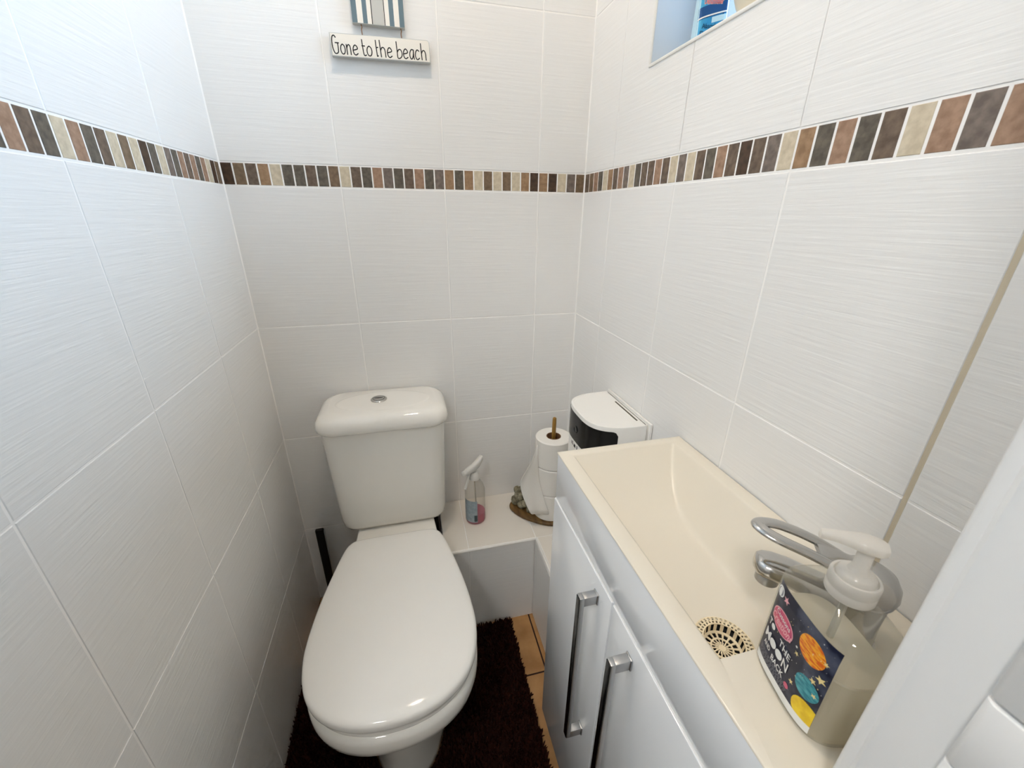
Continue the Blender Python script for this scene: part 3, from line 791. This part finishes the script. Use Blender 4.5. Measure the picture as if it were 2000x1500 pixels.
def disc(u, v, ru, m, off, rv=None, n=28, clip=True, rot=0.):
    rv = rv or ru*AS; pts = []
    for k in range(n):
        a = 2*PI*k/n; x, y = ru*math.cos(a), rv*math.sin(a)
        xx, yy = x*math.cos(rot)-y*AS*0-y/AS*math.sin(rot), x*AS*math.sin(rot)+y*math.cos(rot)
        p = (u+xx, v+yy)
        if clip: p = (min(max(p[0], .0), 1.), min(max(p[1], .09), 1.))
        pts.append(p)
    lab_poly(pts, m, off)
def star(u, v, r, m, off, rot=.3):
    pts = []
    for k in range(10):
        a = rot+PI*k/5; rr = r if k % 2 == 0 else r*.42
        pts.append((min(u+rr*math.cos(a), 1.), v+rr*AS*math.sin(a)))
    lab_poly(pts, m, off)
def lab_text(body, u, v, h, m, off, squeeze=1., slope=0., bold=0., shear=0., width=None):
    vs, fs, w, hh = text_mesh(body, 1., bold, shear)
    k = h/hh; kx = (width/w) if width else k/AS*squeeze
    mb.add([lab(u+x*kx, v+y*k+slope*x*kx, off) for x, y in vs], fs, m)
lab_grid(0, 1, .088, 1, 'navy', .0003)
lab_grid(0, 1, 0, .09, 'lab_white', .0003, 60, 2)
E1 = .0005; E2 = .0007; E3 = .0009
disc(.075, .905, .075, 'lab_white', E1, rot=0); disc(.075, .905, .058, 'lab_grey', E2); disc(.075, .905, .035, 'lab_white', E3, rv=.05)
star(.22, .90, .06, 'lab_rose', E1, .2)
disc(.27, .665, .215, 'lab_rose', E1, rv=.115, rot=-.12); disc(.27, .665, .20, 'lab_pink', E2, rv=.105, rot=-.12)
lab_text('Cussons', .13, .705, .05, 'lab_white', E3, width=.29, slope=-.1, bold=.01)
lab_text('Creations', .07, .605, .085, 'lab_rose', E3, width=.42, slope=-.02, shear=.4, bold=.02)
disc(.74, .775, .18, 'lab_orange', E1); disc(.83, .415, .15, 'lab_teal', E1); disc(.90, .175, .165, 'lab_yellow', E1)
for u, v, r, m in ((.60, .60, .035, 'lab_gold'), (.57, .655, .022, 'lab_white'), (.93, .62, .06, 'lab_gold'), (.87, .545, .045, 'lab_gold'), (.66, .30, .04, 'lab_gold'), (.93, .42, .035, 'lab_gold'), (.92, .80, .035, 'lab_gold')):
    star(u, v, r, m, E2, rnd.uniform(0, 1))
for k in range(46):
    disc(rnd.uniform(.02, .98), rnd.uniform(.36, .96), rnd.uniform(.003, .008), rnd.choice(['lab_white', 'lab_gold', 'lab_grey']), E1, n=6)
lab_text('T', .055, .49, .075, 'lab_white', E3, width=.065, bold=.01); disc(.165, .522, .042, 'lab_white', E3)
lab_text('THE', .33, .455, .07, 'lab_white', E3, width=.22, slope=-.12, bold=.01)
lab_text('M', .06, .335, .105, 'lab_white', E3, width=.12, bold=.012)
disc(.25, .375, .065, 'lab_white', E3); disc(.385, .36, .065, 'lab_white', E3)
lab_text('N', .465, .30, .105, 'lab_white', E3, width=.10, bold=.012)
lab_text('AND', .09, .255, .055, 'lab_white', E3, width=.15, slope=-.05, bold=.015)
lab_text('BACK', .29, .215, .065, 'lab_white', E3, width=.25, slope=-.05, bold=.015)
for j in range(5):      # unreadable small print
    u = .05
    while u < .62:
        wd = rnd.uniform(.02, .06); lab_poly([(u, .108+j*.021), (u+wd, .108+j*.021), (u+wd, .117+j*.021), (u, .117+j*.021)], 'lab_grey', E2); u += wd+.014
disc(.62, .20, .04, 'lab_pink', E2)
part_label(build('label', mb, soap, smooth=0), 'navy label with orange, teal and yellow planets and white lettering')

# ------------------------------------------------------------------ wall dispenser beside the basin
pdp = thing('mounted_dispenser', 'white and black boxy dispenser on the right wall beyond the basin', 'dispenser', (W, -.37, .56))
yc, hw_, xb, dep, zt_ = -.3695, .0995, W-.0125, .1235, .819
def dcurve(s, off=0.):
    """s in [-1,1] across the rounded front, from the far side to the near side"""
    t = s
    a = (t+1)/2*PI; c, sn = math.cos(a), math.sin(a)
    y = yc+(hw_+off)*math.copysign(abs(c)**.62, c); x = xb-(dep+off)*abs(sn)**.62
    return x, y
def dring(z, off=0., n=48):
    pts = [dcurve(-1+2*k/n, off) for k in range(n+1)]
    return [Vector((x, y, z)) for x, y in pts]
mb = MB()
DB = .575
mb.loft([dring(DB, -.004), dring(DB+.004), dring(zt_-.0025), dring(zt_-.0006, -.0008), dring(zt_, -.0022), dring(zt_, -.0042), dring(zt_-.0012, -.0052), dring(zt_-.0014, -.007)], 'white_plastic')
build('housing', mb, pdp, smooth=40)
mb = MB()
mb.box((W-.0075, -.474, DB-.003), (W-.0012, -.2655, zt_+.003), 'white_plastic', .0012); mb.box((xb-.001, -.4625, DB), (W-.007, -.277, zt_-.002), 'white_plastic', .001)
build('back_plate', mb, pdp)
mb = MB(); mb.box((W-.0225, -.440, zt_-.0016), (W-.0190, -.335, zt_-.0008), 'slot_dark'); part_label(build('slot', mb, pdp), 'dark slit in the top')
mb = MB()   # glossy black panel wrapped round the front
n = 44; s0, s1 = -.62, .765; pv = []; pf = []
for k in range(n+1):
    s = s0+(s1-s0)*k/n; x, y = dcurve(s, .0009)
    e0 = min(k, n-k)/n; zt1, zb1 = zt_-.0105, .738
    r_ = .07
    cut = .011*(1-math.sqrt(max(0, 1-(1-min(e0/r_, 1))**2)))
    xi, yi = dcurve(s, -.001)
    pv += [(xi, yi, zt1-cut), (x, y, zt1-cut-.0004), (x, y, zb1+cut+.0004), (xi, yi, zb1+cut)]
for k in range(n):
    for q_ in range(3): pf.append((k*4+q_, k*4+q_+1, (k+1)*4+q_+1, (k+1)*4+q_))
mb.add(pv, pf, 'black_gloss')
part_label(build('front_panel', mb, pdp, smooth=40), 'glossy black front panel')
mb = MB()
x, y = dcurve(.0, .0008); x2, y2 = dcurve(.02, .0008); tg = Vector((x2-x, y2-y, 0)).normalized(); nr = Vector((-tg.y, tg.x, 0)); nr = nr if nr.x < 0 else -nr
mb.lathe([(.0005, .001), (.0065, .0012), (.0078, .0022), (.0088, .0016), (.0092, 0)], (x, y, .772), 'lens', 28, axis=nr)
build('lens', mb, pdp)
mb = MB()
for i, (a, h) in enumerate(((-.06, .009), (-.035, .011), (-.01, .008), (.015, .011), (.05, .008), (.075, .010))):
    x, y = dcurve(a, .0003); x2, y2 = dcurve(a+.012, .0003)
    mb.add([(x, y, .721), (x2, y2, .721), (x2, y2, .721+h), (x, y, .721+h)], [(0, 1, 2, 3)], 'ink')
build('printed_mark', mb, pdp, smooth=0)

# ------------------------------------------------------------------ spray bottle on the ledge
px, py = .541, -.108
sp = thing('spray_bottle', 'clear spray bottle with a little pink liquid on the tiled ledge', 'spray bottle', (px, py, LZ))
mb = MB()
mb.lathe([(.026, LZ+.0006), (.0305, LZ+.003), (.0318, LZ+.008), (.0318, LZ+.115), (.031, LZ+.122), (.027, LZ+.136), (.019, LZ+.150), (.0135, LZ+.156), (.013, LZ+.166)], (px, py, 0), 'clear', 40, True, False)
bb = build('bottle', mb, sp, smooth=50)
mb = MB(); mb.lathe([(.026, LZ+.0022), (.0298, LZ+.005), (.0304, LZ+.009), (.0304, LZ+.036), (.0295, LZ+.0365), (.0005, LZ+.0365)], (px, py, 0), 'pink_liquid', 40); part_label(build('liquid', mb, sp), 'pink liquid in the bottom of the bottle')
mb = MB(); vs = []; n = 18; cam_a = math.atan2(-1.17-py, .388-px)
for k in range(n+1):
    a = cam_a-1.35+k/n*1.55
    for z in (LZ+.012, LZ+.094): vs.append((px+.0322*math.cos(a), py+.0322*math.sin(a), z))
mb.add(vs, [(2*k, 2*k+2, 2*k+3, 2*k+1) for k in range(n)], 'label_grey')
vs = []
for k in range(6):
    a = cam_a-.12+k/5*.30
    for z in (LZ+.016, LZ+.040): vs.append((px+.0324*math.cos(a), py+.0324*math.sin(a), z))
mb.add(vs, [(2*k, 2*k+2, 2*k+3, 2*k+1) for k in range(5)], 'label_dark')
part_label(build('label', mb, sp), 'blue grey paper label')
mb = MB()
mb.lathe([(.0142, LZ+.158), (.0158, LZ+.159), (.0158, LZ+.172), (.013, LZ+.176), (.0095, LZ+.185), (.0005, LZ+.185)], (px, py, 0), 'trigger', 28)
hd = Vector((-.80, -.60, 0)).normalized(); hn = Vector((-hd.y, hd.x, 0))
def hr(s_, hw, z, hh, n=16):
    c = Vector((px, py, 0))+hd*s_
    return [c+hn*hw*math.copysign(abs(math.cos(2*PI*k/n))**.6, math.cos(2*PI*k/n))+Vector((0, 0, z+hh*math.copysign(abs(math.sin(2*PI*k/n))**.6, math.sin(2*PI*k/n)))) for k in range(n)]
mb.loft([hr(-.034, .005, LZ+.222, .004), hr(-.031, .0085, LZ+.219, .009), (hr(-.016, .0095, LZ+.206, .0125)), hr(.004, .0095, LZ+.199, .0125), hr(.022, .0085, LZ+.200, .0105), hr(.036, .0075, LZ+.199, .0088), hr(.0375, .0066, LZ+.199, .0078)], 'trigger')
mb.lathe([(.0005, .0), (.0075, .0), (.0085, .002), (.0085, .010), (.006, .012), (.0005, .012)], tuple(Vector((px, py, LZ+.199))+hd*.037), 'trigger', 20, axis=hd)
hdp = build('spray_head', mb, sp, smooth=45)
mb = MB()
mb.tube(catmull([Vector((px, py, 0))+hd*s_+Vector((0, 0, LZ+z)) for s_, z in ((.020, .195), (.026, .182), (.031, .165), (.038, .148), (.043, .142))], 4), .0052, 'trigger', 12, True, False, ((0, 0, 1), .8))
build('trigger', mb, hdp, smooth=45)
mb = MB(); mb.tube([(px, py, LZ+.16), (px+.004, py, LZ+.01)], .002, 'clear_frost', 8); build('dip_tube', mb, sp)

# ------------------------------------------------------------------ toilet roll stand with three rolls
hx_, hy_ = .785, -.138
st = thing('toilet_roll_stand', 'dark wooden toilet roll stand with a golden rod on the corner ledge', 'toilet roll holder', (.772, -.118, LZ))
mb = MB()
pts = catmull([(.662, -.078, 0), (.676, -.125, 0), (.714, -.168, 0), (.772, -.202, 0), (.835, -.196, 0), (.874, -.150, 0), (.878, -.09, 0), (.84, -.045, 0), (.77, -.032, 0), (.70, -.042, 0)], 6, True)
mb.prism([(p.x, p.y) for p in pts], LZ+.0006, LZ+.0115, 'wood', .0035, 3); build('base', mb, st, smooth=45)
mb = MB(); mb.lathe([(.006, LZ+.011), (.0062, LZ+.34), (.0056, LZ+.356), (.003, LZ+.3585), (.0004, LZ+.359)], (hx_, hy_, 0), 'dowel', 20); build('rod', mb, st)
mb = MB()
for (x, y, z, r) in ((.686, -.075, .352, .018), (.70, -.098, .350, .017), (.692, -.088, .374, .016), (.690, -.074, .390, .013), (.706, -.114, .362, .013), (.717, -.130, .347, .012), (.702, -.062, .352, .018), (.706, -.078, .396, .013)):
    mb.sphere((x, y, z), r, 'stone', 2, (1, 1, 1.05), .13)
part_label(build('stone_cluster', mb, st, smooth=60), 'rough grey green stone ornament on the base')
rh = .0935; z0 = LZ+.0122
rolls = ['white toilet roll on top of the stack of three on the wooden stand', 'white toilet roll in the middle of the stack on the wooden stand', 'white toilet roll at the bottom of the stack resting on the wooden base']
RR = .0552
def roll_parts():
    a = MB(); a.lathe([(.0225, .0012), (RR-.0022, 0), (RR, .002), (RR, rh-.0028), (RR-.0035, rh), (.0225, rh-.0012)], (0, 0, 0), 'paper', 56, False, False)
    a2 = MB()
    t_, d_ = [], []
    a2.lathe([(.0222, .0005), (.0222, rh-.0003), (.0205, rh-.0003), (.0205, .0005)], (0, 0, 0), 'card', 40, False, False)
    return a, a2
r0 = thing('toilet_roll', rolls[2], 'toilet roll', (hx_, hy_, z0), 'toilet rolls on the stand')
ORG_save = ORG['toilet_roll']; ORG['toilet_roll'] = Vector()
a, a2 = roll_parts(); build('paper', a, r0, smooth=40); part_label(build('core', a2, r0), 'brown card core')
ORG['toilet_roll'] = ORG_save
top_roll = None
for i in (1, 2):
    c = r0.copy(); COL.objects.link(c); c.location = (hx_, hy_, z0+i*(rh+.0016)); c['label'] = rolls[2-i]
    for ch in list(r0.children):
        d = ch.copy(); COL.objects.link(d); d.parent = c
    top_roll = c
# loose tail of the top roll draped down its left side
mb = MB()
ORG[top_roll.name] = Vector((hx_, hy_, z0+2*(rh+.0016)))
rows = []     # left edge and right edge, from the top down
for k, (lx, ly, lz, ang) in enumerate(((.7335, -.148, .606, 196), (.724, -.156, .588, 198), (.709, -.166, .560, 200), (.690, -.172, .530, 202), (.673, -.174, .504, 206), (.6705, -.173, .482, 213), (.676, -.175, .452, 223), (.688, -.182, .414, 236), (.703, -.190, .380, 250))):
    a = math.radians(ang); rows.append(((lx, ly, lz), (hx_+(RR+.0022)*math.cos(a), hy_+(RR+.0022)*math.sin(a), lz-.002-.001*k)))
nn = 14; gvs = []
for j, (a, b) in enumerate(rows):
    for i in range(nn+1):
        t = i/nn; p = Vector(a).lerp(Vector(b), t)
        q_ = Vector((p.x-hx_, p.y-hy_, 0))
        if q_.length < RR+.0022: q_ = q_.normalized()*(RR+.0022); p.x, p.y = hx_+q_.x, hy_+q_.y
        p += Vector((-.3, -.95, 0))*(.0022*math.sin(t*8+j*.8)*(1-t)*(.3+j/8))
        if j == 8: p.z += .002*math.sin(t*6)
        gvs.append(p)
mb.add(gvs, [(j*(nn+1)+i, j*(nn+1)+i+1, (j+1)*(nn+1)+i+1, (j+1)*(nn+1)+i) for j in range(len(rows)-1) for i in range(nn)], 'paper')
tl = build('loose_sheet', mb, top_roll, smooth=60)
m_ = tl.modifiers.new('subdivide', 'SUBSURF'); m_.levels = 1; m_.render_levels = 1
m_ = tl.modifiers.new('ply', 'SOLIDIFY'); m_.thickness = .0008

# ------------------------------------------------------------------ hanging beach sign on the back wall
sx0, sx1, sz0, sz1, sy = .2725, .483, 1.5635, 1.605, -.0165
sign = thing('hanging_sign', 'white wooden sign reading Gone to the beach below a striped beach hut', 'sign', (.378, 0, 1.56))
tilt = Matrix.Translation((.378, 0, 1.585)) @ Matrix.Rotation(-math.radians(1.0), 4, 'Y') @ Matrix.Translation((-.378, 0, -1.585))
mb = MB()
bm_poly = [(sx0, sz0), (sx1, sz0), (sx1, sz1-.004), (sx1-.004, sz1), (sx0, sz1)]
mtx = tilt @ Matrix(((1, 0, 0, 0), (0, 0, 1, 0), (0, 1, 0, 0), (0, 0, 0, 1)))
mb.prism(bm_poly, sy, -.0035, 'sign_side', .0012, 2, mtx=mtx)
mb.add([mtx @ Vector((x, z, sy-.0002)) for x, z in ((sx0+.0014, sz0+.0014), (sx1-.0014, sz0+.0014), (sx1-.0014, sz1-.0044), (sx1-.0044, sz1-.0014), (sx0+.0014, sz1-.0014))], [(0, 1, 2, 3, 4)], 'sign_white')
board = build('name_board', mb, sign, smooth=40)
GL = {  # hand lettering: strokes in units of the letter width and cap height
 'G': [[(.62, .90), (.42, 1.0), (.15, .92), (.03, .62), (.08, .28), (.30, .03), (.62, .02), (.82, .12), (.86, .40), (.84, .58)], [(.50, .60), (.98, .60)]],
 'o': [[(.5, .55), (.18, .46), (.04, .27), (.18, .07), (.5, .0), (.82, .07), (.96, .27), (.82, .46), (.5, .55)]],
 'n': [[(.06, .54), (.10, .27), (.12, 0)], [(.10, .34), (.32, .50), (.62, .54), (.86, .42), (.92, .0)]],
 'e': [[(.06, .26), (.90, .34), (.82, .48), (.5, .55), (.16, .44), (.03, .24), (.2, .05), (.55, .0), (.95, .08)]],
 't': [[(.10, .88), (.20, .40), (.34, .08), (.62, .0), (1.0, .04)], [(.0, .54), (.75, .54)]],
 'T': [[(.15, .90), (.30, .30), (.45, .02), (.85, .05)], [(.25, .50), (1.0, .52)]],
 'h': [[(.03, .92), (.10, .40), (.16, .0)], [(.13, .36), (.38, .52), (.70, .52), (.90, .36), (.96, .0)]],
 'b': [[(.03, .92), (.10, .40), (.14, .02), (.55, .0), (.90, .12), (.97, .30), (.75, .48), (.40, .48), (.12, .34)]],
 'a': [[(.90, .52), (.45, .54), (.10, .38), (.04, .16), (.30, .0), (.62, .06), (.86, .30), (.90, .52), (.90, .20), (1.0, .0)]],
 'c': [[(.92, .48), (.55, .55), (.16, .42), (.03, .20), (.28, .02), (.62, .0), (.98, .08)]]}
word = [('G', 150, 268), ('o', 288, 372), ('n', 392, 472), ('e', 505, 592), ('t', 672, 735), ('o', 750, 845), ('T', 915, 955), ('h', 988, 1090), ('e', 1118, 1205), ('b', 1292, 1392), ('e', 1412, 1498), ('a', 1530, 1612), ('c', 1634, 1712), ('h', 1742, 1838)]
mb = MB(); BW = sx1-sx0
for ch, p0, p1 in word:
    u0 = sx0+(p0-125)/1790*BW; wd = (p1-p0)/1790*BW
    for stroke in GL[ch]:
        sm = catmull([(x, y, 0) for x, y in stroke], 5) if len(stroke) > 2 else [Vector((x, y, 0)) for x, y in stroke]
        vs, fs = ribbon([(u0+p.x*wd, sz0+.0046+p.y*.0318) for p in sm], .0021)
        mb.add([mtx @ Vector((x, z, sy-.0004)) for x, z in vs], fs, 'ink')
part_label(build('lettering', mb, board, smooth=0), 'black hand-painted words Gone to the beach')
hx0, hx1, hz0, hz1, hy2 = .3225, .4315, 1.6235, 1.745, -.0165
mtx2 = Matrix(((1, 0, 0, 0), (0, 0, 1, 0), (0, 1, 0, 0), (0, 0, 0, 1)))
mb = MB(); hc = (hx0+hx1)/2
mb.prism([(hx0, hz0), (hx1, hz0), (hx1, hz1), (hc, hz1+.05), (hx0, hz1)], hy2, -.0035, 'sign_side', .001, 2, mtx=mtx2)
px_ = [495, 578, 668, 755, 835, 870, 1080, 1155, 1240, 1335, 1420]     # stripe edges read across the hut front
ucol = ['stripe', 'sign_white', 'stripe', 'sign_white', 'ink', 'hut_door', 'sign_white', 'stripe', 'sign_white', 'stripe']
px_ = [500, 590, 690, 770, 845, 860, 1085, 1165, 1250, 1345, 1432]
edges = [hx0+.0006+(p-500)/932*(hx1-hx0-.0012) for p in px_]
for k, cname in enumerate(ucol):
    a, b = edges[k], edges[k+1]
    top = lambda x: hz1+.05*(1-abs(x-hc)/(hc-hx0))-.002
    mb.add([(a, hy2-.0003, hz0+.001), (b, hy2-.0003, hz0+.001), (b, hy2-.0003, top(b)), (a, hy2-.0003, top(a))], [(0, 1, 2, 3)], cname)
mb.box((edges[6]-.0014, hy2-.0006, hz0+.001), (edges[6], hy2-.0002, hz1), 'ink')
hut = build('beach_hut', mb, sign, smooth=40)
part_label(hut, 'blue and white striped beach hut board')
mb = MB()
for s_ in (-1, 1):
    L = math.hypot(hx1-hx0, .10)/1; a_ = math.atan2(.05, hc-hx0)
    mm = Matrix.Translation((hc, 0, hz1+.054)) @ Matrix.Rotation(s_*a_, 4, 'Y')
    mb.box((0 if s_ > 0 else -.072, hy2-.004, -.005), (.072 if s_ > 0 else 0, -.003, .002), 'stripe', .0008, 1, mtx=mm)
build('roof', mb, hut)
for xx in (.3395, .4225):
    mb = MB(); z_b = 1.604 if xx < .38 else 1.6055
    mb.tube(catmull([(xx-.001, -.0115, hz0+.003), (xx+.0012, -.0125, hz0-.004), (xx, -.012, hz0-.010), (xx+.001, -.011, z_b-.003)], 4), .0011, 'twine', 8); build('twine_tie', mb, sign)

# ------------------------------------------------------------------ things on the window sill
wz = WIN[2]+.0042
PO = Vector((W+.034, -.372, wz)); PL = Vector((.95, -.31, 0)).normalized(); PN = Vector((PL.y, -PL.x, 0))   # far edge, direction across the face, direction faced
PW, PH, PD = .0505, .15, .045
pouch = thing('moisture_absorber_pouch', 'blue printed moisture absorber pouch standing on the window sill', 'pouch', tuple(PO+PL*PW/2-PN*PD/2))
def pth(v): return PD/2*(1-min(max(v/PH, 0), 1))**.6+.0012
mb = MB(); rings = []
for j in range(9):
    v = PH*j/8; th = pth(v); c = PO+PL*PW/2-PN*PD/2+Vector((0, 0, v))
    rings.append([c+PL*PW/2*math.copysign(abs(math.cos(2*PI*k/40))**.35, math.cos(2*PI*k/40))+PN*th*math.copysign(abs(math.sin(2*PI*k/40))**.35, math.sin(2*PI*k/40)) for k in range(40)])
mb.loft(rings, 'pouch_pale'); body_ = build('pouch_body', mb, pouch, smooth=50)
mb = MB()
def pf_(u, v, off=.0004):   # u: 0 far .. 1 near across the front face, v: metres up from the sill
    cc = 1-2*min(max(u, .004), .996); a = math.acos(math.copysign(abs(cc)**(1/.35), cc))
    return PO+PL*PW*(1-cc)/2-PN*PD/2+PN*(pth(v)*abs(math.sin(a))**.35+off)+Vector((0, 0, v))
def pgrid(f0, f1, m, off, u0=.0, u1=1., n=24):
    vs = []
    for i in range(n+1):
        u = u0+(u1-u0)*i/n; vs += [pf_(u, f0(u)+(f1(u)-f0(u))*q/4, off) for q in range(5)]
    mb.add(vs, [(i*5+q, i*5+5+q, i*5+6+q, i*5+q+1) for i in range(n) for q in range(4)], m)
arc = lambda u: .043+.013*u**.8
pgrid(lambda u: .0005, lambda u: .148, 'pouch_blue', .0003, .01, .93)
pgrid(lambda u: arc(u)-.002, lambda u: arc(u)+.016, 'pouch_navy', .0005, .01, .93)
pgrid(lambda u: arc(u)-.0008, lambda u: arc(u)+.0014, 'lab_white', .0008, .01, .93)
pgrid(lambda u: arc(u)-.012, lambda u: arc(u)-.0035, 'pouch_pale', .0006, .45, .92)
pgrid(lambda u: .078, lambda u: .13, 'pouch_pale', .0005, .01, .93)
pgrid(lambda u: .0005, lambda u: .148, 'pouch_navy', .0005, .80, .83)
def ptext(body, u, v, h, m, off, wfrac, slope=.0):
    vs, fs, w, hh = text_mesh(body, 1., .025); kx = wfrac/w; k = h/hh
    mb.add([pf_(u+x*kx, v+y*k+slope*x*kx, off) for x, y in vs], fs, m)
ptext('Dehumidifier', .14, .0645, .0095, 'lab_white', .0009, .64); ptext('Dehumidifier', .145, .065, .0085, 'pouch_red', .0012, .63)
ptext('Absorbs', .14, .030, .0075, 'pouch_ink', .0009, .56); ptext('Damp', .10, .0195, .0072, 'pouch_ink', .0009, .38)
part_label(build('pouch_print', mb, body_, smooth=0), 'printed lettering and white swoosh on the pouch')
pot = thing('sill_pot', 'round cream pot beside the blue pouch on the window sill', 'pot', (W+.052, -.512, wz))
mb = MB(); mb.lathe([(.030, .0005), (.034, .002), (.043, .016), (.050, .034), (.053, .06), (.052, .085), (.049, .085), (.050, .06), (.045, .03), (.03, .012), (.001, .01)], (W+.052, -.512, wz), 'pot', 48); build('pot_body', mb, pot)

# ------------------------------------------------------------------ ceiling lamp, and an added fill lamp in the hall
def lamp(name, label, x, y, z, r, m):
    t = thing(name, label, 'ceiling light', (x, y, z))
    mb = MB(); mb.lathe([(r+.012, -.0005), (r+.012, -.008), (r+.004, -.012), (r, -.012), (r, -.006), (r, -.0005)], (x, y, z), 'gloss_white', 40, False, False); build('rim', mb, t)
    mb = MB(); mb.lathe([(.0005, -.009), (r, -.009), (r, -.002), (.0005, -.002)], (x, y, z), m, 40); build('diffuser', mb, t)
    return t
lamp('ceiling_lamp', 'round warm ceiling lamp above the toilet', .41, -.46, CEIL, .05, 'lamp')
lamp('ceiling_lamp', 'added unseen fill lamp in the hall outside the doorway', -.2, -1.72, 2.35, .15, 'hall_fill')  # unseen lamp added to light the cabinet doors through the doorway

# ------------------------------------------------------------------ light and camera
LAMP, HALL, SKY, EXPO = 160., 60., 10.5, .24
M['lamp'].node_tree.nodes['Principled BSDF'].inputs['Emission Strength'].default_value = LAMP
M['hall_fill'].node_tree.nodes['Principled BSDF'].inputs['Emission Strength'].default_value = HALL
w = bpy.data.worlds.new('daylight'); SC.world = w; w.use_nodes = True
bg = w.node_tree.nodes['Background']; bg.inputs['Color'].default_value = (.47, .71, 1., 1); bg.inputs['Strength'].default_value = SKY
pl = bpy.data.lights.new('window_portal', 'AREA'); pl.shape = 'RECTANGLE'; pl.size = WIN[1]-WIN[0]; pl.size_y = WIN[3]-WIN[2]; pl.cycles.is_portal = True
po = link(bpy.data.objects.new('window_portal', pl)); po.location = (W+.195, -(WIN[0]+WIN[1])/2, (WIN[2]+WIN[3])/2); po.rotation_euler = (0, math.radians(90), 0)

cam = bpy.data.cameras.new('camera'); co = link(bpy.data.objects.new('camera', cam)); SC.camera = co
cam.sensor_fit = 'HORIZONTAL'; cam.sensor_width = 36; cam.lens = 798.6334549/2000*36; cam.clip_start = .01
Rr = Vector((.96979679, -.2437466, .00904324)); Uu = Vector((.08514374, .37303975, .92390037)); Fw = Vector((.22857106, .89522563, -.38252625))
mw = Matrix.Identity(4)
for i in range(3): mw[i][0] = Rr[i]; mw[i][1] = Uu[i]; mw[i][2] = -Fw[i]
mw.translation = Vector((.38778128, -1.17085544, 1.24697305)); co.matrix_world = mw
cam.dof.use_dof = True; cam.dof.focus_distance = .75; cam.dof.aperture_fstop = 11
vs_ = SC.view_settings; vs_.view_transform = 'Standard'; vs_.look = 'None'; vs_.exposure = EXPO; vs_.gamma = 1.; vs_.use_curve_mapping = False
SC.cycles.max_bounces = 7; SC.cycles.diffuse_bounces = 5; SC.cycles.glossy_bounces = 4; SC.cycles.transmission_bounces = 4; SC.cycles.transparent_max_bounces = 10
SC.cycles.use_adaptive_sampling = True; SC.cycles.adaptive_threshold = .08; SC.cycles.adaptive_min_samples = 16; SC.cycles.caustics_reflective = False; SC.cycles.caustics_refractive = False
